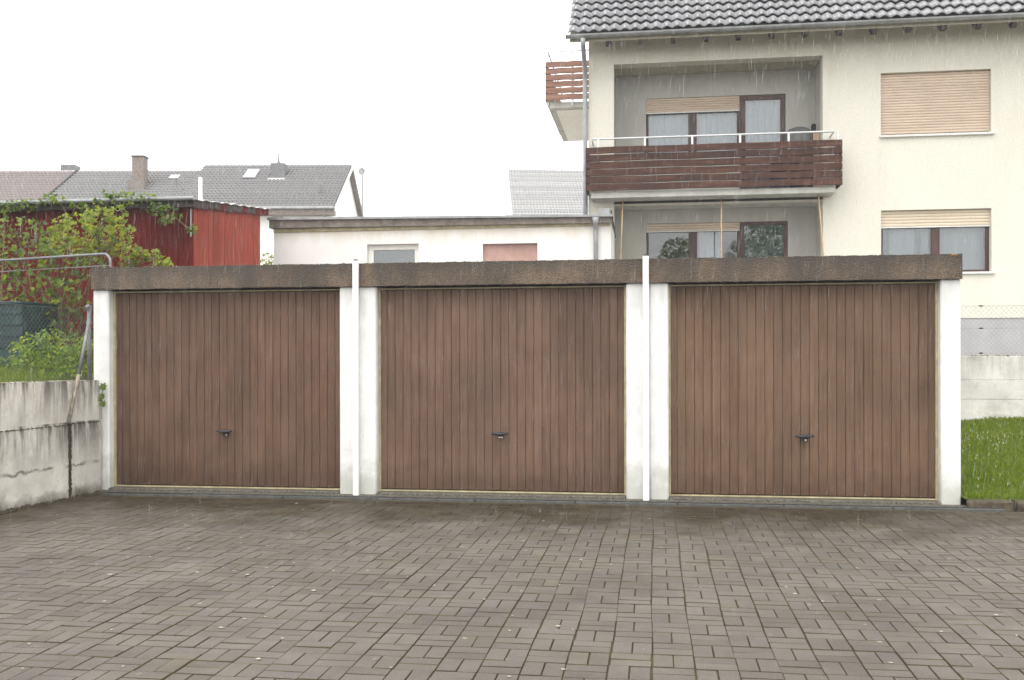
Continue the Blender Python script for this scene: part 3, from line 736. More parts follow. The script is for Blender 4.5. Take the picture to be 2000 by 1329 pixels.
MB().cbox(-6.245, -6.19, 10.115, 10.155, 1.845, 1.885, .004).build('clamp', 'steel', F)
swing(F, -6.112, 10.3, -6.068 + FX, 10.3, WALL_TURN)

# ivy shoot on the corner pillar
def lobed(mb, c, nrm, up, size, lobes=5, fold=.18, rnd_=random):
    nrm = Vector(nrm).normalized(); up = Vector(up); up = (up - nrm * up.dot(nrm)); up = up.normalized() if up.length > 1e-4 else nrm.orthogonal(); sd_ = nrm.cross(up); c = Vector(c)
    if lobes == 5: shape = ((0, -.45), (.32, -.52), (.52, -.12), (.34, .0), (.50, .34), (.20, .26), (0, .62), (-.20, .26), (-.50, .34), (-.34, .0), (-.52, -.12), (-.32, -.52))
    elif lobes == 3: shape = ((0, -.5), (.42, -.2), (.24, .02), (.30, .32), (0, .6), (-.30, .32), (-.24, .02), (-.42, -.2))
    else: shape = ((0, -.5), (.3, -.12), (.24, .28), (0, .6), (-.24, .28), (-.3, -.12))
    i = len(mb.v); mb.v.append(tuple(c - nrm * size * fold * .4))
    for u, v in shape: mb.v.append(tuple(c + sd_ * (u * size) + up * (v * size) + nrm * (size * (abs(u) * fold * 1.6 - .35 * fold - .25 * fold * v))))
    m_ = len(shape)
    mb.f += [(i, i + 1 + k, i + 1 + (k + 1) % m_) for k in range(m_)]
iv = thing('ivy_shoot', 'short ivy shoot with a few leaves creeping out beside the corner pillar', 'ivy', loc=(.055, -.005, 0))
MB().tube([(-6.11, 10.29, .80), (-6.105, 10.285, .95), (-6.098, 10.285, 1.10), (-6.09, 10.287, 1.19)], .003, 5).build('stem', 'bark', iv)
for x, z, s in ((-6.082, 1.165, .085), (-6.098, 1.06, .07), (-6.085, .975, .072), (-6.112, 1.02, .045)):
    mb = MB(); lobed(mb, (x, 10.275, z), (.15, -1, .25), (random.uniform(-.4, .4), 0, 1), s); mb.build('leaf', 'leaf_mid', iv, fix=False)

# ------------------------------------------------------------------ wall and fence behind the lawn
W2 = thing('garden_wall', 'flaking white garden wall behind the lawn', 'wall')
rw = random.Random(61)
for (x0, x1) in ((2.6, 4.62), (4.63, 7.4), (7.41, 11)):
    z = .2
    for hh in (.62, .30, .42):
        mb = MB(); nn = 14; z1 = min(1.50, z + hh); y_ = 16.42 + rw.uniform(-.006, .006)
        mb.cbox(x0, x1 - .004, y_, 16.62, z, z1 - .003, .006); mb.build('wall_course', 'wall_right', W2); z = z1
mb = MB()
for _ in range(420):
    x = rw.uniform(2.7, 8.5); r = rw.uniform(.006, .02); y = rw.uniform(16.43, 16.55)
    a = len(mb.v); mb.v += [(x + r * 1.7 * math.cos(k * 1.257), y + r * math.sin(k * 1.257), 1.49) for k in range(5)] + [(x, y, 1.495 + r)]
    mb.f += [(a + k, a + (k + 1) % 5, a + 5) for k in range(5)]
tag(mb.build('moss', 'rust_moss', W2, fix=False), kind='stuff')
F2 = thing('chain_link_fence', 'grey chain link fence on top of the flaking white garden wall', 'fence')
chain_link('wire_mesh', (2.7, 16.53, 0), (1, 0, 0), 6.0, 1.50, 2.285, .075, .0022, 'wire_grey', F2)
for z in (1.54, 1.93, 2.28):
    o = MB().tube([(2.7, 16.53, z), (8.7, 16.53, z)], .0022, 5).build('tension_wire', 'wire_grey', F2)
    MB().tube([(5.02, 16.525, z), (5.06, 16.522, z), (5.10, 16.525, z)], [.004, .013, .004], 8).build('tensioner', 'dark', o)
for x in (2.72, 6.1, 8.68): MB().tube([(x, 16.56, 1.45), (x, 16.56, 2.33)], .021, 10).build('post', 'steel', F2)

# ------------------------------------------------------------------ apartment house
def wave_tile(width, length, amp, th, n=6):
    """one S-shaped clay tile lying in its own x (across) y (up slope) z (out of slope) frame"""
    mb = MB(); pr = []
    for k in range(n + 1):
        u = k / n; pr.append((u * width * 1.04, amp * (.5 - .5 * math.cos(2 * math.pi * u)) if u > 0 else 0))
    for y, lift in ((0, th), (length, 0)):
        for x, z in pr: mb.v.append((x, y, z + lift))
    for x, z in pr: mb.v.append((x, .0, z + th - .018))
    m_ = n + 1
    for k in range(n): mb.f += [(k, k + 1, m_ + k + 1, m_ + k), (2 * m_ + k, 2 * m_ + k + 1, k + 1, k)]
    return mb
H = thing('apartment_house', 'cream rendered apartment house with loggias, roller shutters and dark tiled roof', 'house')
HY = 20.0; HX0, HX1 = -1.30, 8.6; REC = 20.9
UP = (-.80, 3.23, 4.62, 7.29); LO = (-.80, 3.23, 1.95, 4.50); WU = (4.31, 6.315, 5.69, 6.90); WL = (4.31, 6.315, 3.05, 4.26)
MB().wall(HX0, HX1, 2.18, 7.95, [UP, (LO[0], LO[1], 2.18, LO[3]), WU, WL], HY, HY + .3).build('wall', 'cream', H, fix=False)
MB().wall(HX0 + .02, HX1 - .02, 1.3, 2.178, [(LO[0], LO[1], 1.95, 2.178)], HY + .018, HY + .28).build('plinth', 'plinth', H, fix=False)
HB = 29.4; RZ = 7.70; RY = 19.40; PT = math.tan(R(42)); RDG = (RY + 30.0) / 2
gab = lambda z0: [(HY + .302, z0), (HB, z0), (HB, RZ + (30.0 - HB) * PT - .2), (RDG, RZ + (RDG - RY) * PT - .22), (HY + .302, RZ + (HY + .302 - RY) * PT - .2)]
MB().prism(gab(1.3), 0, HX0, HX0 + .3).build('side_wall', 'cream', H); MB().prism(gab(1.3), 0, HX1 - .3, HX1).build('side_wall', 'cream', H)
MB().box(HX0 + .302, HX1 - .302, HB - .3, HB - .002, 1.3, 7.9).build('back_wall', 'cream', H)
# loggia linings
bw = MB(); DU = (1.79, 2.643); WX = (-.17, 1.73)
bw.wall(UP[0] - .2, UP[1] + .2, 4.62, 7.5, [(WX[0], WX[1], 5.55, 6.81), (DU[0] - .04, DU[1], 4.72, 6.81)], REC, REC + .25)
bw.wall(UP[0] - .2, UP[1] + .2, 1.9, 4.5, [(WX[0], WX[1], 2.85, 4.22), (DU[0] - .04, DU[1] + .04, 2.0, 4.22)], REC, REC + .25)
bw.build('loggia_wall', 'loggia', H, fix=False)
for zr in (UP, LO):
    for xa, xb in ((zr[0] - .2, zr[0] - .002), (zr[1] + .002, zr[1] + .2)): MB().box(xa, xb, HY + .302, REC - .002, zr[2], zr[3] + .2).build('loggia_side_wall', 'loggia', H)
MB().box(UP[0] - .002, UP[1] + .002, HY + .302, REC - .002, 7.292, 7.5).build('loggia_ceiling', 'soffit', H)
MB().box(UP[0] - .002, UP[1] + .002, HY + .302, REC - .002, 1.6, 1.95).build('loggia_floor', 'slab', H)
MB().box(HX0 + .31, HX1 - .31, REC + .3, HB - .31, 4.45, 4.65).build('floor_slab', 'slab', H)
MB().box(HX0 + .31, HX1 - .31, REC + .3, HB - .31, 1.7, 1.95).build('floor_slab', 'slab', H)
MB().box(HX0 + .31, HX1 - .31, REC + .3, HB - .31, 7.35, 7.55).build('floor_slab', 'slab', H)

def shutter(par, x0, x1, z0, z1, y, mat, pitch=.045):
    n = max(1, int((z1 - z0) / pitch)); p = (z1 - z0) / n
    prof = [(0, .001), (-.006, p * .2), (-.009, p * .5), (-.006, p * .82), (0, p - .003), (.008, p - .003), (.008, .001)]
    me = MB().prism(prof, 0, 0, x1 - x0).mesh('shutter_slat', mat)
    for k in range(n): link('shutter_slat', me, par, (x0, y, z0 + k * p))
def curtain(par, x0, x1, z0, z1, y, mat='curtain', folds=22, amp=.02):
    mb = MB(); n = int((x1 - x0) * 60)
    ph = random.uniform(0, 6)
    for k in range(n + 1):
        x = x0 + (x1 - x0) * k / n; yy = y + amp * math.sin(x * folds + ph) + amp * .5 * math.sin(x * folds * 2.7 + ph * 2)
        mb.v += [(x, yy, z0), (x, yy, z1)]
    for k in range(n): mb.f.append((2 * k, 2 * k + 2, 2 * k + 3, 2 * k + 1))
    return mb.build('curtain', mat, par, True, fix=False)
def window(x0, x1, z0, z1, y, mat, splits, fw=.06, label=None, parent=H, name='window', glass=True, depth=.07):
    f = MB(); e = .0015
    f.cbox(x0 + e, x1 - e, y, y + depth, z1 - fw, z1 - e, .005); f.cbox(x0 + e, x1 - e, y, y + depth, z0 + e, z0 + fw, .005)
    f.cbox(x0 + e, x0 + fw, y + .001, y + depth - .001, z0 + fw + .001, z1 - fw - .001, .005); f.cbox(x1 - fw, x1 - e, y + .001, y + depth - .001, z0 + fw + .001, z1 - fw - .001, .005)
    xs = [x0 + fw]
    for s_, hw in splits: f.cbox(s_ - hw, s_ + hw, y - .006, y + depth, z0 + fw + .001, z1 - fw - .001, .006); xs += [s_ - hw, s_ + hw]
    xs.append(x1 - fw)
    o = f.build(name, mat, parent); tag(o, label)
    for a, b in zip(xs[::2], xs[1::2]): MB().box(a - .004, b + .004, y + .030, y + .036, z0 + fw - .004, z1 - fw + .004).build('pane', 'glass', o)
    return o
# street-side windows
w1 = window(*WU, HY + .13, 'brown_frame', [(5.31, .06)], label='window with beige roller shutter fully down')
shutter(w1, WU[0] + .004, WU[1] - .004, WU[2] + .045, WU[3] - .005, HY + .085, 'shutter_tan', .052)
MB().cbox(WU[0] - .03, WU[1] + .05, HY - .055, HY + .12, WU[2] - .035, WU[2] + .006, .005).build('sill', 'sill', w1)
w2 = window(*WL, HY + .13, 'brown_frame', [(5.34, .075)], label='window with roller shutter a quarter down')
shutter(w2, WL[0] + .004, WL[1] - .004, 3.95, WL[3] - .005, HY + .085, 'shutter_beige', .052)
MB().cbox(WL[0] + .004, WL[1] - .004, HY + .075, HY + .10, 3.925, 3.948, .003).build('shutter_rail', 'sill', w2)
MB().cbox(WL[0] - .03, WL[1] + .05, HY - .055, HY + .12, WL[2] - .035, WL[2] + .006, .005).build('sill', 'sill', w2)
curtain(w2, 4.36, 5.25, 3.05, 4.2, HY + .27, 'curtain', 14, .025); curtain(w2, 4.36, 4.50, 3.05, 4.2, HY + .23, 'curtain_blue', 40, .02); curtain(w2, 4.98, 5.10, 3.05, 4.2, HY + .235, 'curtain_blue', 40, .02)
curtain(w2, 5.42, 6.27, 3.05, 4.2, HY + .33, 'curtain', 10, .012)
# loggia windows
w3 = window(WX[0], WX[1], 5.55, 6.81, REC + .05, 'brown_frame', [(.78, .085)], .05, 'loggia window behind the balcony, shutter a quarter down')
shutter(w3, WX[0] + .004, WX[1] - .004, 6.52, 6.805, REC + .015, 'shutter_tan', .047)
MB().cbox(WX[0] + .004, WX[1] - .004, REC + .005, REC + .035, 6.495, 6.518, .003).build('shutter_rail', 'sill', w3)
curtain(w3, WX[0] + .02, WX[1] - .02, 5.56, 6.8, REC + .19, 'curtain', 30, .018)
w4 = window(DU[0] - .038, DU[1], 4.72, 6.81, REC + .03, 'brown_frame', [], .095, 'glazed balcony door with net curtain', name='balcony_door')
curtain(w4, DU[0], DU[1] - .05, 4.75, 6.75, REC + .17, 'curtain', 30, .018)
MB().cbox(WX[1] + .002, DU[0] - .042, REC - .012, REC + .10, 4.72, 6.81, .004).build('door_post', 'brown_frame', w4)
w5 = window(WX[0], WX[1], 2.85, 4.22, REC + .05, 'brown_frame', [(.78, .085)], .05, 'lower loggia window with narrow strip of shutter')
shutter(w5, WX[0] + .004, WX[1] - .004, 4.065, 4.215, REC + .015, 'shutter_tan', .047)
MB().cbox(WX[0] + .004, WX[1] - .004, REC + .005, REC + .035, 4.04, 4.063, .003).build('shutter_rail', 'sill', w5)
curtain(w5, .9, 1.35, 2.86, 4.2, REC + .21, 'curtain', 26, .015)
w6 = window(DU[0] - .038, DU[1] + .038, 2.0, 4.22, REC + .03, 'brown_frame', [], .07, 'lower loggia door with patterned glass', name='balcony_door')
MB().cbox(DU[0] + .03, DU[1] - .03, REC + .075, REC + .085, 2.07, 4.15, .002).build('glass_film', 'plaster', w6)
MB().cbox(WX[1] + .002, DU[0] - .042, REC - .012, REC + .10, 2.0, 4.22, .004).build('door_post', 'brown_frame', w6)

# front balcony
BAL = MB().cbox(-1.23, 3.38, 19.52, 19.998, 4.55, 4.665, .008).build('balcony', 'slab', H); tag(BAL, 'projecting balcony with wet brown boards and steel rail')
MB().box(UP[0] + .002, UP[1] - .002, 20.0, REC - .003, 4.502, 4.619).build('balcony_floor', 'slab', BAL)
def slat_mesh(l, mat, seed, hgt=.130):
    rs = random.Random(seed); mb = MB(); n = 24; pr = [(-.010, 0), (-.016, .006), (-.004, hgt - .006), (.002, hgt), (.018, hgt), (.010, 0)]
    for k in range(n + 1):
        bow = .004 * math.sin(k * .7 + seed) + rs.uniform(-.0015, .0015)
        for y, z in pr: mb.v.append((l * k / n, y, z + bow))
    m_ = len(pr)
    for k in range(n):
        for q in range(m_): a = k * m_; mb.f.append((a + q, a + (q + 1) % m_, a + m_ + (q + 1) % m_, a + m_ + q))
    mb.f += [tuple(range(m_)), tuple(n * m_ + q for q in range(m_))[::-1]]
    return mb.mesh('slat', mat)
for k in range(6):
    z = 4.685 + k * .1435
    link('slat', slat_mesh(4.82, 'slat', k), BAL, (-1.325, 19.45, z)); me = slat_mesh(.5, 'slat', k + 10)
    link('slat', me, BAL, (3.475, 19.475, z), (0, 0, R(90))); link('slat', me, BAL, (-1.305, 19.975, z), (0, 0, R(-90)))
for k in range(6): MB().cbox(-1.10 + k * .90, -1.06 + k * .90, 19.472, 19.512, 4.69, 5.70, .003).build('baluster', 'rail', BAL)
MB().tube([(-1.21, 19.98, 5.70), (-1.21, 19.50, 5.70), (3.36, 19.50, 5.70), (3.36, 19.98, 5.70)], .021, 10).build('handrail', 'rail', BAL, False)
# attic balcony on the gable side
SB = MB().cbox(-2.36, HX0 - .002, 22.55, 26.0, 7.10, 7.24, .01).build('balcony', 'slab', H); tag(SB, 'attic balcony on the gable side with sun-bleached boards')
MB().box(-2.22, HX0 - .004, 22.70, 25.85, 7.085, 7.0985).build('soffit_panel', 'white_frame', SB)
for k in range(6):
    z = 7.27 + k * .148; me = slat_mesh(1.10, 'slat_warm', 30 + k); link('slat', me, SB, (-2.42, 22.47, z)); me = slat_mesh(3.6, 'slat_warm', 40 + k); link('slat', me, SB, (-2.43, 26.08, z), (0, 0, R(-90)))
for y in (22.53, 24.2, 25.9): MB().cbox(-2.40, -2.37, y, y + .03, 7.15, 8.38, .003).build('baluster', 'rail', SB)
for x in (-1.85, -1.4): MB().cbox(x, x + .03, 22.495, 22.525, 7.15, 8.37, .003).build('baluster', 'rail', SB)
MB().tube([(HX0 - .01, 22.51, 8.38), (-2.385, 22.51, 8.38), (-2.385, 26.0, 8.38)], .02, 8).build('handrail', 'rail', SB)
MB().tube([(-1.82, 22.8, 7.24), (-1.82, 22.8, 8.85)], .012, 6).build('awning_pole', 'rail', SB)
# roof: tiles, gutter, rafters
RX0, RX1 = -1.66, 8.9
roof = MB().prism([(RY + .02, RZ), (RDG, RZ + (RDG - RY) * PT), (29.98, RZ), (29.98, RZ - .12), (RDG, RZ + (RDG - RY) * PT - .14), (RY + .02, RZ - .12)], 0, RX0 + .03, RX1 - .03).build('roof', 'soffit', H)
TW, TL = .2, .335; cols = int((RX1 - RX0) / TW); rows = int(((RDG - RY) / math.cos(R(42))) / TL)
tm = wave_tile(TW, .40, .050, .050).mesh('tile', 'tile', True)
tilt = R(42) - math.atan(.03 / .335); up_ = Vector((0, math.cos(R(42)), math.sin(R(42)))); out_ = Vector((0, -math.sin(R(42)), math.cos(R(42))))
rest = MB(); proto = wave_tile(TW, .40, .050, .050); Rm = Matrix.Rotation(R(42), 3, 'X'); rt = random.Random(77)
for r_ in range(rows):
    for c_ in range(cols):
        org = Vector((RX0 + c_ * TW, RY - .03, RZ + .005)) + up_ * (r_ * TL) + out_ * .012
        if r_ < 5: link('tile', tm, roof, org + Vector((rt.uniform(-.003, .003), 0, 0)), (R(42) + rt.gauss(0, .008), rt.gauss(0, .008), 0))
        else:
            i = len(rest.v); rest.v += [tuple(org + Rm @ Vector(q)) for q in proto.v]; rest.f += [tuple(i + a for a in q) for q in proto.f]
tag(rest.build('tiles_above', 'tile', roof, True, fix=False), kind='stuff')
MB().quad((RX0, RDG, RZ + (RDG - RY) * PT + .06), (RX1, RDG, RZ + (RDG - RY) * PT + .06), (RX1, 30.0, RZ + .05), (RX0, 30.0, RZ + .05)).build('rear_slope', 'tile', roof, fix=False)
gut = MB(); prof = [(.065 * math.cos(a), .065 * math.sin(a)) for a in [math.pi + math.pi * k / 8 for k in range(9)]]
poly = [(RY - .08 + p[0], RZ - .01 + p[1]) for p in prof] + [(RY - .08 + p[0] * .88, RZ - .006 + p[1] * .88) for p in prof[::-1]]
gut.prism(poly, 0, RX0 - .04, RX1); gut.build('gutter', 'gutter', H)
for k in range(16):
    x = -.88 + k * .62 - .05
    if x + .1 < HX1: MB().prism([(RY + .03, RZ - .125 + .01), (HY - .002, RZ - .12 + (HY - RY) * PT - .02), (HY - .002, RZ - .32 + (HY - RY) * PT - .02), (RY + .16, RZ - .19), (RY + .03, RZ - .17)], 0, x, x + .095).build('rafter_tail', 'rafter', H)
dpx, dpy = HX0 - .065, HY - .07
MB().tube([(dpx, RY - .08, RZ - .07), (dpx, RY - .04, RZ - .22), (dpx, dpy, RZ - .55), (dpx, dpy, RZ - .8), (dpx, dpy, 5.2), (dpx, dpy, 1.4)], [.062, .046, .046, .046, .046, .046], 12).build('downpipe', 'gutter', H, True)

# things on the balconies
bq = thing('covered_barbecue', 'grey covered barbecue standing on the front balcony', 'barbecue')
mb = MB(); rb = random.Random(4); rings = ((4.622, .27, .22), (4.9, .29, .24), (5.3, .30, .24), (5.62, .29, .25), (5.85, .27, .22), (5.97, .20, .14), (6.02, .07, .04))
for z, a, b in rings:
    for k in range(14):
        an = k * 2 * math.pi / 14; mb.v.append((2.80 + a * math.cos(an) * (1 + .04 * rb.random()) + .05 * (z > 5.6), 20.45 + b * math.sin(an) * (1 + .04 * rb.random()), z))
for k in range(len(rings) - 1):
    for q in range(14): mb.f.append((k * 14 + q, k * 14 + (q + 1) % 14, k * 14 + 14 + (q + 1) % 14, k * 14 + 14 + q))
mb.f += [tuple(range(14))[::-1], tuple((len(rings) - 1) * 14 + q for q in range(14))]
mb.build('cover', 'cover', bq, True)
MB().cbox(2.62, 2.98, 20.195, 20.215, 5.40, 5.46, .004).build('cover_strap', 'black_cloth', bq)
bd = MB().cbox(3.10, 3.225, 20.33, 20.36, 4.622, 5.86, .004).build('wooden_board', 'wood_pale'); tag(bd, 'pale wooden board leaning beside the covered barbecue', 'board')
par = thing('folded_parasol', 'black folded parasol in the corner of the front balcony', 'parasol')
MB().tube([(3.15, 20.6, 4.622), (3.15, 20.6, 5.2)], .016, 8).build('pole', 'rail', par)
MB().tube([(3.15, 20.6, 5.0), (3.15, 20.6, 5.35), (3.15, 20.6, 5.80), (3.15, 20.6, 5.92), (3.15, 20.6, 6.07), (3.15, 20.6, 6.11)], [.04, .06, .035, .05, .055, .02], 10).build('canopy', 'black_cloth', par, True)
cr = thing('plastic_crate', 'blue plastic crate behind the balcony boards', 'crate')
mb = MB(); mb.box(2.2, 2.75, 19.62, 19.98, 4.666, 4.69)
for a in ((2.2, 2.75, 19.62, 19.64), (2.2, 2.75, 19.96, 19.98), (2.2, 2.22, 19.64, 19.96), (2.73, 2.75, 19.64, 19.96)): mb.box(*a, 4.69, 5.17)
mb.build('shell', 'blue', cr)
for (xa, xb, y, lab) in ((-.62, -.74, 19.85, 'bamboo cane leaning near the corner wall of the lower loggia'), (1.29, 1.29, 19.85, 'upright bamboo cane in the middle of the lower loggia'), (3.10, 3.36, 19.72, 'bamboo cane slanting at the window side of the lower loggia')):
    mb = MB(); pts = [(xa + (xb - xa) * k / 8, y, 4.549 - (4.549 - 1.45) * k / 8) for k in range(9)]; mb.tube(pts, [.013 + .003 * (k % 2) for k in range(9)], 7)
    tag(mb.build('bamboo_cane', 'bamboo', None, True), lab, 'cane', 'bamboo canes in the lower loggia')

# ------------------------------------------------------------------ flat roofed annex
A = thing('flat_roof_annex', 'low white flat roofed annex between the red shed and the house', 'building')
AY = 18.3; AX0, AX1 = -7.22, -.79; AH = (-5.385, -4.384, 2.5, 3.60); AR = (-3.165, -2.14, 2.3, 3.57)
MB().wall(AX0, AX1, 1.4, 3.93, [AH, AR], AY, AY + .25).build('wall', 'annex', A, fix=False)
MB().box(AX0, AX0 + .25, AY + .252, 22, 1.4, 3.93).build('side_wall', 'annex', A); MB().box(AX1 - .25, AX1, AY + .252, HY - .003, 1.4, 3.93).build('side_wall', 'annex', A)
mb = MB(); mb.prism([(AX0 - .06, 3.935), (AX1 + .05, 3.90), (AX1 + .05, 4.02), (AX0 - .06, 4.10)], 1, AY - .10, AY - .07); mb.build('fascia_board', 'fascia_wood', A)
mb = MB(); mb.prism([(AX0 - .05, 3.932), (AX1 + .02, 3.932), (AX1 + .02, 4.0), (AX0 - .05, 4.08)], 1, AY - .068, HY - .01); mb.build('roof', 'roof_felt', A)
mb = MB(); mb.prism([(AX0 - .08, 4.085), (AX1 + .06, 4.005), (AX1 + .06, 4.045), (AX0 - .08, 4.13)], 1, AY - .16, AY - .102); mb.build('gutter', 'gutter', A)
MB().cbox(AX0 + .0, AX1 - .02, AY - .03, AY - .002, 3.86, 3.93, .004).build('eave_band', 'frame_cream', A)
wa = window(*AH, AY + .10, 'white_frame', [], .10, 'annex window with pale frame', A); MB().cbox(AH[0] + .08, AH[1] - .08, AY + .16, AY + .17, 2.58, 3.52, .003).build('blind', 'plinth', wa)
MB().cbox(AR[0] + .003, AR[1] - .003, AY + .09, AY + .13, AR[2], AR[3] - .003, .004).build('shutter_panel', 'red_panel', A)
MB().prism([(AX0 - .05, 4.10), (AX0 + .30, 4.09), (AX0 + .12, 4.19), (AX0 - .05, 4.21)], 1, AY + .05, AY + .35).build('roof_upstand', 'roof_felt', A)
MB().cbox(AX0 + .3, AX0 + .62, AY + .3, AY + .5, 4.06, 4.14, .004).build('roof_vent', 'roof_felt', A)
MB().cbox(-1.00, -.80, AY - .12, AY + .12, 4.02, 4.16, .006).build('roof_corner_box', 'gutter', A)
MB().obox((-.775, AY - .1, 4.12), (-.70, AY - .1, 3.62), .02, .05, (0, 1, 0)).build('verge_strip', 'dark', A)
MB().tube([(-1.06, AY - .13, 4.0), (-1.06, AY - .12, 3.88), (-1.06, AY - .07, 3.8), (-1.06, AY - .07, 3.75), (-1.06, AY - .07, 1.45)], [.075, .045, .042, .042, .042], 12).build('downpipe', 'gutter', A, True)

# ------------------------------------------------------------------ red shed
S = thing('red_shed', 'dark red boarded shed with faded red side wall behind the garages', 'shed')
SX1, SX0, SY0, SY1 = -7.28, -11.4, 15.0, 17.75
zt = lambda y: 3.92 + (y - 15.0) * .10
rs = random.Random(12)
x = SX0
while x < SX1 - .02:
    wd = min(rs.uniform(.085, .105), SX1 - x); MB().cbox(x, x + wd - .004, SY0 - rs.uniform(.0, .006), SY0 + .022, 1.30, 3.90, .004).build('board', 'red_dark', S); x += wd
y = SY0 + .03
while y < SY1 - .02:
    wd = min(rs.uniform(.15, .26), SY1 - y); dx = rs.uniform(0, .008)
    o = MB().cbox(SX1 - .022 + dx, SX1 + .002 + dx, y, y + wd - .005, 1.32, zt(y + wd) - .03, .004).build('board', 'red_light', S); y += wd
MB().box(SX0, SX1 - .03, SY0 + .024, SY1, 1.31, 3.74).build('shed_frame', 'dark', S)
MB().cbox(SX1 - .03, SX1 + .015, SY0 - .012, SY0 + .028, 1.30, 3.90, .004).build('corner_post', 'red_dark', S)
MB().cbox(SX1 - .022, SX1 + .0, SY0 - .03, SY0 - .013, 3.40, 3.85, .003).build('downpipe_stub', 'gutter', S)
rp = MB(); n = 60
for k in range(n + 1):
    y = SY0 - .16 + (SY1 + .30 - SY0 + .16) * k / n
    for x in (SX0 - .2, SX1 + .10): rp.v.append((x, y, zt(y) + .075 + .010 * math.sin(k * .9) + (rs.uniform(-.006, .006) if k % 3 == 0 else 0)))
for k in range(n): rp.f.append((2 * k, 2 * k + 1, 2 * k + 3, 2 * k + 2))
for k in range(n): pass
n0 = len(rp.v); rp.v += [(a, b, c - .012) for a, b, c in rp.v[:n0]]
for k in range(n): rp.f += [(n0 + 2 * k, n0 + 2 * k + 2, n0 + 2 * k + 3, n0 + 2 * k + 1), (2 * k + 1, n0 + 2 * k + 1, n0 + 2 * k + 3, 2 * k + 3)]
rp.build('roof_sheet', 'metal_roof', S, fix=False)
MB().box(SX0 - .18, SX1 + .08, SY0 - .12, SY0 - .09, 3.86, 3.965).build('front_fascia', 'rafter', S)
y = SY0 - .08
while y < SY1 + .2:
    wd = rs.uniform(.18, .32); MB().cbox(SX1 + .045, SX1 + .07, y, min(y + wd - .01, SY1 + .26), zt(y) - rs.uniform(.03, .06), zt(y + wd) + .045, .004).build('verge_board', 'rafter' if rs.random() < .45 else 'red_dark', S); y += wd
MB().tube([(SX0 - .2, SY0 - .19, 3.985), (SX1 + .12, SY0 - .19, 3.985)], .035, 10).build('gutter', 'gutter', S)
fl = MB().tube([(-7.33, 15.4, 3.94), (-7.33, 15.4, 4.42)], .031, 12).build('flue_pipe', 'white_pipe', S)

# ------------------------------------------------------------------ terrace of houses beyond the shed (turned with the other street)
def turn(X, Z): return (X * CS - Z * SN, X * SN + Z * CS, 0)
def tiled_slope(name, x0, x1, y0, z0, y1, z1, mat, parent, tw=.2, rows_l=.34, amp=.055):
    L_ = math.hypot(y1 - y0, z1 - z0); ux = Vector((0, (y1 - y0) / L_, (z1 - z0) / L_)); ox = Vector((0, -ux.z, ux.y)); rows_ = int(L_ / rows_l); rl = L_ / rows_
    nseg = int((x1 - x0) / tw) * 6; xs = np.linspace(x0, x1, nseg + 1); wv = amp * (.5 - .5 * np.cos(2 * np.pi * (xs - x0) / tw))
    V = []; Fc = []
    for r_ in range(rows_):
        for yy, lift in ((r_ * rl, .075), ((r_ + 1) * rl + .02, .0)):
            b_ = np.array([0, y0, z0]) + np.array(ux) * yy
            V.append(np.stack([xs, b_[1] + ox.y * (wv + lift), b_[2] + ox.z * (wv + lift)], 1))
        b_ = np.array([0, y0, z0]) + np.array(ux) * (r_ * rl); V.append(np.stack([xs, b_[1] + ox.y * (wv * 0 - .01), b_[2] + ox.z * (wv * 0 - .01)], 1))
        m_ = nseg + 1; o_ = r_ * 3 * m_; k = np.arange(nseg)
        Fc.append(np.stack([o_ + k, o_ + k + 1, o_ + m_ + k + 1, o_ + m_ + k], 1)); Fc.append(np.stack([o_ + 2 * m_ + k, o_ + 2 * m_ + k + 1, o_ + k + 1, o_ + k], 1))
    me = np_mesh(name, np.concatenate(V), np.concatenate(Fc), mat); o = link(name, me, parent); return tag(o, kind='stuff')
def terrace(name, label, X0, X1, ridge, eave, mat, wallmat='white_wall', gable=0., depth=9.4, loc=(0, 48), rz=YAW, oh=.5):
    T = thing(name, label, 'house', loc=turn(*loc), rz=rz); mid = depth / 2; sl = (ridge - eave) / (mid + oh)
    MB().prism([(0, 1.4), (depth, 1.4), (depth, eave + oh * sl - .15), (mid, ridge - .15), (0, eave + oh * sl - .15)], 0, X0, X1 - gable).build('wall', wallmat, T)
    rf_ = MB().prism([(-oh, eave), (mid, ridge), (depth + oh, eave), (depth + oh, eave - .12), (mid, ridge - .13), (-oh, eave - .12)], 0, X0, X1).build('roof', 'fascia_wood', T)
    tiled_slope('tiles', X0, X1, -oh, eave + .02, mid, ridge + .02, mat, rf_); MB().quad((X0, mid, ridge + .03), (X1, mid, ridge + .03), (X1, depth + oh, eave + .03), (X0, depth + oh, eave + .03)).build('rear_slope', mat, rf_, fix=False)
    tb = MB(); n = int((X1 - X0) / .35)
    for k in range(n): xx = X0 + (X1 - X0) * k / n; tb.tube([(xx, mid, ridge + .05), (xx + (X1 - X0) / n * 1.05, mid, ridge + .04)], [.075, .06], 8)
    tag(tb.build('ridge_tiles', mat, rf_), kind='stuff')
    MB().tube([(X0, -oh - .08, eave - .02), (X1, -oh - .08, eave - .02)], .07, 8).build('gutter', 'gutter', T)
    return T, (lambda d: ridge - (mid - d) * sl)
def far_windows(T, xs, zs, w_=1.2, h_=1.3):
    for x in xs:
        for z in zs:
            o = MB().cbox(x, x + w_, -.05, -.001, z, z + h_, .01).build('window', 'white_frame', T); MB().box(x + .08, x + w_ - .08, -.06, -.051, z + .08, z + h_ - .08).build('pane', 'glass', o)
T1, z1_ = terrace('terraced_house', 'terraced house with reddish brown tiled roof', -34, -22.92, 11.29, 8.35, 'tile_red')
T2, z2_ = terrace('terraced_house', 'terraced house with grey tiled roof and brown brick chimney', -22.9, -16.25, 11.29, 8.35, 'tile_far')
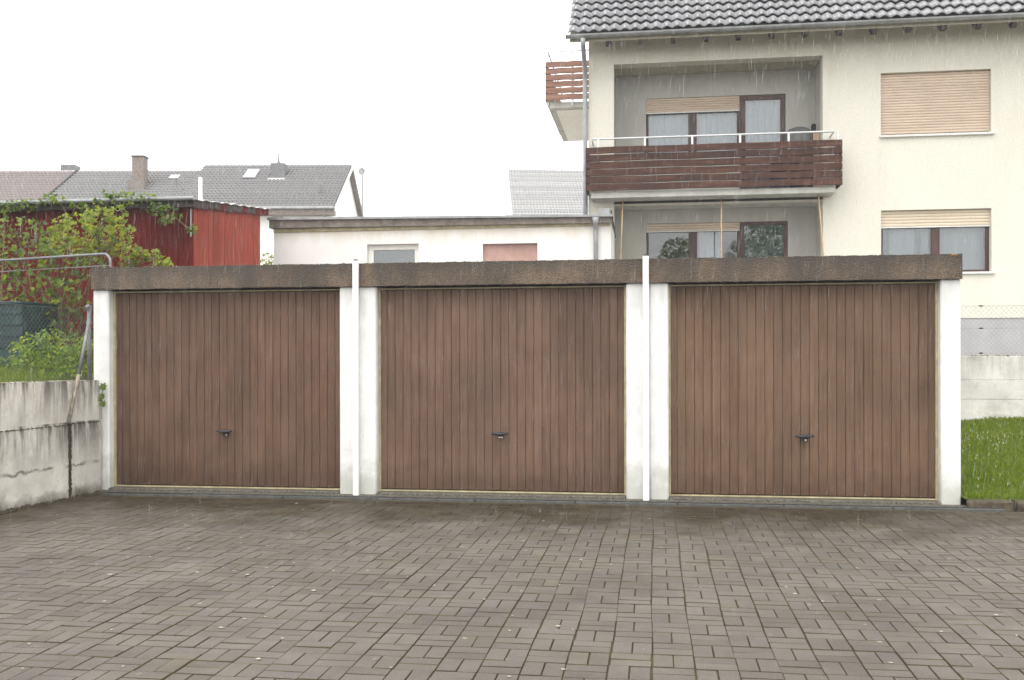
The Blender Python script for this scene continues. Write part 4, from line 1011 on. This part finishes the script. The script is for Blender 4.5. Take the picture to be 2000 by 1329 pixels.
T3, z3_ = terrace('terraced_house', 'end terrace house with white gable and small clad chimney', -16.2, -8.45, 11.58, 8.62, 'tile_far', gable=.2)
MB().obox((-22.91, -.5, 8.44), (-22.91, 4.7, 11.40), .10, .10).build('party_verge', 'dark', T2)
for T, xs in ((T1, (-32, -28.5, -25.5)), (T2, (-22, -19)), (T3, (-15, -11.5))): far_windows(T, xs, (2.6, 5.6))
c = MB().cbox(-19.10, -18.50, 2.2, 2.8, z2_(2.0), 11.62, .01).build('chimney', 'brick', T2); MB().cbox(-19.16, -18.44, 2.14, 2.86, 11.622, 11.68, .01).build('chimney_cap', 'slate', c); MB().box(-19.22, -18.38, 1.95, 2.85, z2_(2.0) - .1, z2_(2.9) + .10).build('flashing', 'fascia_wood', c)
c = MB().cbox(-24.1, -23.3, 5.3, 6.0, z1_(4.0) - .3, 11.82, .01).build('chimney', 'slate', T1); MB().tube([(-23.7, 5.65, 11.82), (-23.7, 5.65, 11.95), (-23.7, 5.65, 12.02), (-23.7, 5.65, 12.05)], [.30, .22, .08, .14], 10).build('chimney_cowl', 'lead', c)
def skylight(T, x0, x1, d0, d1, zf):
    a, b = Vector((0, d0, zf(d0))), Vector((0, d1, zf(d1))); nrm = Vector((0, -(b - a).normalized().z, (b - a).normalized().y))
    o = MB(); p = [Vector((x, q.y, q.z)) for x, q in ((x0, a), (x1, a), (x1, b), (x0, b))]; top = [q + nrm * .13 for q in p]
    i = len(o.v); o.v += [tuple(q) for q in p + top]; o.f += [(i + k, i + (k + 1) % 4, i + 4 + (k + 1) % 4, i + 4 + k) for k in range(4)] + [(i + 4, i + 5, i + 6, i + 7)]
    s_ = o.build('skylight', 'slate', T); cen = sum(top, Vector()) / 4
    MB().quad(*[tuple(cen + (q - cen) * .82 + nrm * .006) for q in top]).build('pane', 'sky_glass', s_, fix=False)
n_ = NT('wet_skylight_glass'); MAT['sky_glass'] = n_.set((.5, .52, .55), .05, 0., 1.)
skylight(T2, -17.75, -17.20, 3.55, 4.05, z2_); skylight(T3, -13.75, -13.05, 2.85, 4.1, z3_)
c = MB().cbox(-12.36, -11.62, 3.1, 3.8, z3_(2.9), 11.46, .01).build('chimney', 'slate', T3); MB().tube([(-12.0, 3.45, 11.46), (-12.0, 3.45, 11.62), (-12.0, 3.45, 12.15)], [.16, .05, .02], 8).build('chimney_spike', 'slate', c); MB().box(-12.42, -11.56, 2.80, 3.09, z3_(2.8), z3_(2.8) + .14).build('flashing', 'lead', c)
MB().tube([(-9.35, .85, z3_(.85)), (-9.35, .85, z3_(.85) + .62)], .06, 8).build('vent_pipe', 'slate', T3); MB().tube([(-17.0, 2.6, z2_(2.6)), (-17.0, 2.6, z2_(2.6) + .4)], .05, 8).build('vent_pipe', 'slate', T2)
MB().box(-16.2, -8.46, -.5, -.02, 8.28, 8.50).build('eave_box', 'fascia_wood', T3)
MB().tube([(-8.95, -.55, 8.55), (-8.95, -.3, 8.2), (-8.95, -.08, 7.9), (-8.95, -.08, 1.4)], [.08, .05, .05, .05], 8).build('downpipe', 'gutter', T3)
MB().obox((-8.40, 4.7, 11.5), (-8.40, 9.9, 8.55), .06, .22).build('bargeboard', 'fascia_wood', T3); MB().obox((-8.40, -.5, 8.55), (-8.40, 4.7, 11.5), .06, .16).build('bargeboard', 'white_frame', T3)
ms_ = thing('antenna_mast', 'thin pale mast with round dish behind the white gable', 'mast', loc=turn(-9.05, 60.5))
MB().tube([(0, 0, 1.4), (0, 0, 12.9)], .055, 8).build('pole', 'gutter', ms_)
MB().tube([(0, -.10, 12.85), (0, -.12, 12.86), (0, -.02, 12.85)], [.02, .22, .10], 14).build('dish', 'gutter', ms_)
T4, z4_ = terrace('distant_house', 'distant house with roof paled by glare showing beside the apartment house', 0, 14, 13.98, 10.2, 'tile_glare', loc=(.05, 62), rz=YAW + R(3), depth=10, gable=.0)
for k in range(9): MB().cbox(.9 + k * 1.05, 1.02 + k * 1.05, -.48, -.40, 9.4, 10.05, .01).build('rafter_end', 'white_frame', T4)
MB().box(.6, 13.9, -.40, -.03, 9.42, 9.98).build('eave_box', 'gutter', T4)

# ------------------------------------------------------------------ plants on the left
def clump_leaves(mb, clumps, dens, smin, smax, rl, lobes=5, droop=.5):
    for (x, y, z, r) in clumps:
        n = int(dens * (r / .3) ** 1.7)
        for _ in range(n):
            while True:
                d = Vector((rl.uniform(-1, 1), rl.uniform(-1, 1), rl.uniform(-1, 1)))
                if d.length < 1: break
            d = d * (d.length ** -.25 if d.length > .05 else 1)
            p = Vector((x, y, z)) + Vector((d.x * r * 1.1, d.y * r * .9, d.z * r * .85))
            nr = Vector((rl.gauss(0, .55) + d.x * .3, rl.gauss(-.35, .45), rl.uniform(.15, 1.0)))
            lobed(mb, p, nr, (rl.gauss(0, .6), rl.gauss(-.4, .4), -droop + rl.gauss(0, .4)), rl.uniform(smin, smax), lobes, .22)
def stems(mb, root, clumps, rl, r0=.014):
    root = Vector(root)
    for (x, y, z, r) in clumps:
        e = Vector((x, y, z)); b = root + Vector((rl.uniform(-.25, .25), rl.uniform(-.2, .2), 0)); b.z = root.z - .02; pts = []
        for k in range(7):
            u = k / 6; p = b.lerp(e, u); p.z = b.z + (e.z - b.z) * (1 - (1 - u) ** 1.7); p += Vector((rl.gauss(0, .03), rl.gauss(0, .03), 0)) * (0 if k == 0 else 1); pts.append(p)
        mb.tube(pts, [r0 * (1 - .75 * k / 6) for k in range(7)], 5)
        for _ in range(3):
            q = e + Vector((rl.uniform(-r, r), rl.uniform(-r, r) * .7, rl.uniform(-r, r) * .7)); mb.tube([pts[4], pts[5].lerp(q, .5), q], [r0 * .4, r0 * .3, r0 * .15], 4)
rl = random.Random(31)
SH_B = [(-8.35, 13.52, 3.31, 0.36), (-8.59, 13.51, 3.21, 0.27), (-7.61, 12.89, 3.38, 0.24), (-7.37, 12.91, 3.47, 0.17), (-7.83, 13.43, 3.2, 0.3), (-8.09, 13.37, 3.03, 0.25), (-7.51, 13.32, 3.27, 0.16), (-7.31, 13.07, 2.98, 0.16), (-7.37, 13.27, 2.82, 0.15), (-7.22, 13.27, 2.95, 0.12), (-7.02, 13.26, 2.93, 0.11), (-6.72, 12.96, 2.81, 0.1), (-6.75, 13.15, 2.78, 0.07), (-8.5, 13.13, 3.09, 0.19)]
SH_D = [(-9.19, 13.16, 3.4, 0.25), (-9.22, 13.35, 3.05, 0.33), (-8.82, 13.31, 3.26, 0.19), (-8.59, 13.03, 2.9, 0.28), (-8.17, 12.96, 2.74, 0.33), (-7.7, 12.84, 2.79, 0.25), (-8.59, 12.68, 2.55, 0.27), (-7.99, 12.67, 2.36, 0.24), (-8.99, 12.98, 2.28, 0.25), (-8.37, 12.87, 2.2, 0.24), (-7.97, 12.92, 2.27, 0.19), (-9.27, 13.27, 2.75, 0.22), (-8.66, 13.02, 3.37, 0.14), (-8.05, 13.04, 2.06, 0.17), (-8.72, 12.82, 2.02, 0.19), (-8.05, 12.67, 1.9, 0.15), (-9.8, 13.2, 3.1, .35), (-9.9, 13.0, 2.5, .35)]
VINE = [(-10.36, 14.7, 3.91, 0.15), (-10.12, 14.68, 3.96, 0.15), (-9.88, 14.72, 3.93, 0.13), (-9.6, 14.77, 4.04, 0.13), (-9.43, 14.74, 4.03, 0.11), (-9.16, 14.69, 3.92, 0.06), (-8.98, 14.76, 3.89, 0.11), (-8.63, 14.75, 3.92, 0.18), (-8.56, 14.74, 4.08, 0.1), (-8.37, 14.76, 4.01, 0.15), (-8.13, 14.75, 4.0, 0.15), (-7.89, 14.75, 4.02, 0.11), (-7.74, 14.71, 3.85, 0.16), (-7.56, 14.77, 3.79, 0.14), (-7.43, 14.77, 3.69, 0.11), (-7.6, 14.69, 3.66, 0.1), (-7.17, 14.75, 3.48, 0.07), (-7.15, 14.74, 3.52, 0.06), (-9.26, 14.72, 3.72, 0.08), (-8.78, 14.72, 3.79, 0.08)]
tr_ = thing('tall_shrub', 'tall loose shrub with yellow green lobed leaves in front of the red shed', 'shrub', loc=(-8.3, 13.1, 1.3))
def local(mb, o): mb.v = [(a - o.location.x, b - o.location.y, c - o.location.z) for a, b, c in mb.v]; return mb
mb = MB(); stems(mb, (-8.3, 13.1, 1.3), SH_B + SH_D, rl); local(mb, tr_).build('trunk', 'bark', tr_, True, fix=False)
mb = MB(); clump_leaves(mb, SH_B, 175, .030, .078, rl); tag(local(mb, tr_).build('crown', 'leaf_bright', tr_, fix=False), 'yellow green new leaves', kind='stuff')
mb = MB(); clump_leaves(mb, SH_D, 78, .032, .082, rl); tag(local(mb, tr_).build('crown', 'leaf_mid', tr_, fix=False), 'inner leaves darkened for shaded depth', kind='stuff')
vn = thing('climbing_vine', 'climbing vine trailing along the eave of the red shed', 'vine')
mb = MB(); path = sorted(VINE, key=lambda q: q[0]); pts = [(p[0], 14.80, p[2] - .02) for p in path]
mb.tube(pts, [.008 + .004 * (k % 3 == 0) for k in range(len(pts))], 5); mb.tube([(-10.4, 14.75, 1.35), (-10.45, 14.8, 2.4), (-10.38, 14.8, 3.88)], [.02, .016, .010], 6)
mb.build('stem', 'bark', vn, True, fix=False)
mb = MB(); clump_leaves(mb, VINE, 125, .04, .085, rl, 3); tag(mb.build('leaves', 'leaf_mid', vn, fix=False), kind='stuff')
def bush(name, label, clumps, root, dens, smin, smax, mat, lobes=3):
    b_ = thing(name, label, 'bush'); m1 = MB(); stems(m1, root, clumps, rl, .009); m1.build('stem', 'bark', b_, True, fix=False)
    m2 = MB(); clump_leaves(m2, clumps, dens, smin, smax, rl, lobes); tag(m2.build('foliage', mat, b_, fix=False), kind='stuff')
bush('currant_bush', 'low leafy bush right behind the chain link fence', [(-7.40, 10.85, 1.55, .17), (-7.2, 10.8, 1.62, .20), (-6.98, 10.75, 1.66, .20), (-7.0, 10.85, 1.46, .23), (-6.75, 10.7, 1.52, .18), (-7.25, 10.75, 1.40, .19), (-6.85, 10.65, 1.36, .17)], (-7.0, 10.8, 1.20), 290, .030, .058, 'leaf_bush')
bush('currant_bush', 'small leafy bush squeezed between the fence post and the garage side', [(-6.62, 10.62, 1.50, .13), (-6.58, 10.75, 1.62, .13), (-6.50, 10.55, 1.34, .12), (-6.66, 10.5, 1.30, .13)], (-6.6, 10.65, 1.2), 330, .026, .05, 'leaf_bush')
bush('weed_clump', 'dark low weeds in front of the compost bin', [(-7.6, 11.2, 1.32, .16), (-7.95, 11.4, 1.36, .18), (-7.7, 11.7, 1.40, .2), (-7.25, 11.7, 1.45, .24), (-6.9, 11.9, 1.6, .26), (-7.0, 12.1, 1.9, .22), (-7.5, 12.2, 1.65, .25)], (-7.4, 11.7, 1.24), 150, .035, .07, 'leaf_mid', 1)
bush('garden_shrub', 'yellow green shrub top showing between the red shed and the annex', [(-7.72, 19.2, 3.30, .22), (-7.66, 19.1, 3.5, .13), (-7.45, 19.2, 3.2, .16)], (-7.6, 19.2, 1.45), 200, .04, .07, 'leaf_bright', 1)
for lab, (tx_, ty_), H_, cl in (('round tree mirrored in the lower loggia window', (1.2, -14.5), 4.6, [(1.2, -14.5, 6.3, 1.5), (.1, -14.2, 5.9, 1.1), (2.3, -14.7, 6.1, 1.2), (1.3, -14.4, 7.5, .9), (1.0, -14.5, 5.0, 1.2)]), ('tall tree mirrored in the lower loggia door', (6.4, -14.5), 5.6, [(6.4, -14.5, 7.6, 1.8), (5.2, -14.4, 7.2, 1.3), (7.7, -14.6, 7.4, 1.4), (6.2, -14.5, 9.4, 1.4), (6.6, -14.5, 6.0, 1.5)])):
    tr2 = thing('garden_tree', lab, 'tree'); m1 = MB(); m1.tube([(tx_, ty_, -.06), (tx_ + .05, ty_, H_ * .5), (tx_, ty_, H_), (tx_ - .05, ty_, H_ + 1.6)], [.20, .16, .11, .04], 9)
    for q in cl: m1.tube([(tx_, ty_, H_ * .6), (tx_ * .4 + q[0] * .6, ty_, H_ * .8 + q[2] * .15), (q[0], q[1], q[2])], [.09, .06, .02], 6)
    m1.build('trunk', 'bark', tr2, True, fix=False)
    m2 = MB(); clump_leaves(m2, cl, 60, .12, .22, rl, 1); tag(m2.build('crown', 'leaf_mid', tr2, fix=False), kind='stuff')
# bent tube frame, compost bin
tf = thing('tube_frame', 'bent steel tube frame standing among the leaves beside the garage', 'frame')
def arc(cx, cz, r, a0, a1, y, n=6): return [(cx + r * math.cos(R(a0 + (a1 - a0) * k / n)), y, cz + r * math.sin(R(a0 + (a1 - a0) * k / n))) for k in range(n + 1)]
fy = lambda x: 12.45 + (-7.20 - x) * .30       # the frame stands askew, its far end among the leaves
MB().tube([(x, fy(x), z) for x, y, z in [(-9.5, 0, 1.22), (-9.5, 0, 2.76)] + arc(-9.38, 2.76, .12, 180, 90, 0) + arc(-7.32, 2.76, .12, 90, 0, 0) + [(-7.20, 0, 1.24)]], .018, 8).build('hoop', 'steel', tf, True)
MB().tube([(-9.49, fy(-9.49), 2.72), (-7.21, fy(-7.21), 2.72)], .008, 6).build('crossbar', 'steel', tf)
cb = thing('compost_bin', 'dark teal plastic compost bin behind the chain link fence', 'bin')
mb = MB(); a, b = (-9.25, -8.38), (12.3, 13.0)
lo_ = [(a[0] - .05, b[0] - .05, 1.22), (a[1] + .05, b[0] - .05, 1.22), (a[1] + .05, b[1] + .05, 1.22), (a[0] - .05, b[1] + .05, 1.22)]; hi_ = [(x + (.05 if x < -8.8 else -.02), y, 2.20) for x, y, z in lo_]
mb.v = lo_ + hi_; mb.f = [(0, 1, 5, 4), (1, 2, 6, 5), (2, 3, 7, 6), (3, 0, 4, 7), (4, 5, 6, 7), (3, 2, 1, 0)]; mb.build('body', 'bin', cb)
for k in range(6): MB().cbox(-9.2, -8.36, 12.235, 12.249, 1.32 + k * .15, 1.36 + k * .15, .004).build('rib', 'bin', cb)
MB().cbox(-9.30, -8.34, 12.22, 13.08, 2.202, 2.245, .01).build('lid', 'bin', cb)

# levels of the upper terrace and of the far street
for o in [q for q in C.objects if q.parent is None]:
    nm = o.name.split('.')[0]
    if nm in ('apartment_house', 'covered_barbecue', 'wooden_board', 'folded_parasol', 'plastic_crate', 'bamboo_cane'): o.location.z += .045
    elif nm == 'flat_roof_annex': o.location.z += .035
    elif nm == 'terraced_house': o.location.z += .085
    elif nm == 'distant_house': o.location.z += .12
    elif nm == 'red_shed': o.location.z += .015

# ------------------------------------------------------------------ haze and rain
hz = MB().box(-75, 75, -30, 110, -1.2, 15.5).build('haze', 'ground'); tag(hz, 'thin rain mist', 'haze', kind='stuff')
hm = bpy.data.materials.new('rain_mist'); hm.use_nodes = True; t_ = hm.node_tree; t_.nodes.clear()
o_ = t_.nodes.new('ShaderNodeOutputMaterial'); pv = t_.nodes.new('ShaderNodeVolumePrincipled'); pv.inputs['Color'].default_value = (.95, .97, 1, 1); pv.inputs['Density'].default_value = .0012
t_.links.new(pv.outputs[0], o_.inputs['Volume']); hz.data.materials.clear(); hz.data.materials.append(hm)
n = 26000; V = []; Fc = []
rr_ = np.random.default_rng(21)
Z = rr_.uniform(6.5, 19.3, n); X = rr_.uniform(-.6, .6, n) * (Z + 1.5); hgt = rr_.uniform(0, 1, n) * (Z * .42 + 1.2) ; l = rr_.uniform(.06, .15, n); rad = rr_.uniform(.0005, .0010, n)
wx, wy = X * CS - Z * SN, X * SN + Z * CS; tx = .07 + rr_.normal(0, .035, n)
k4 = np.arange(4) * np.pi / 2; rows_v = []
for lev, sc in ((0, .05), (.35, 1.), (1, .05)):
    rows_v.append(np.stack([wx[:, None] + tx[:, None] * l[:, None] * lev + sc * rad[:, None] * np.cos(k4), wy[:, None] + sc * rad[:, None] * np.sin(k4), (hgt + l * lev)[:, None] + np.zeros(4)], 2))
V = np.concatenate(rows_v, 1).reshape(-1, 3); base = (np.arange(n) * 12)[:, None, None]
q = np.array([[a + k, a + (k + 1) % 4, a + 4 + (k + 1) % 4, a + 4 + k] for a in (0, 4) for k in range(4)])[None]
ok = ~((wy > GY - .1) & (hgt < 2.5)); Fq = (base + q)[ok].reshape(-1, 4)
tag(link('rain', np_mesh('rain', V, Fq, 'rain')), 'falling rain', 'rain', kind='stuff')
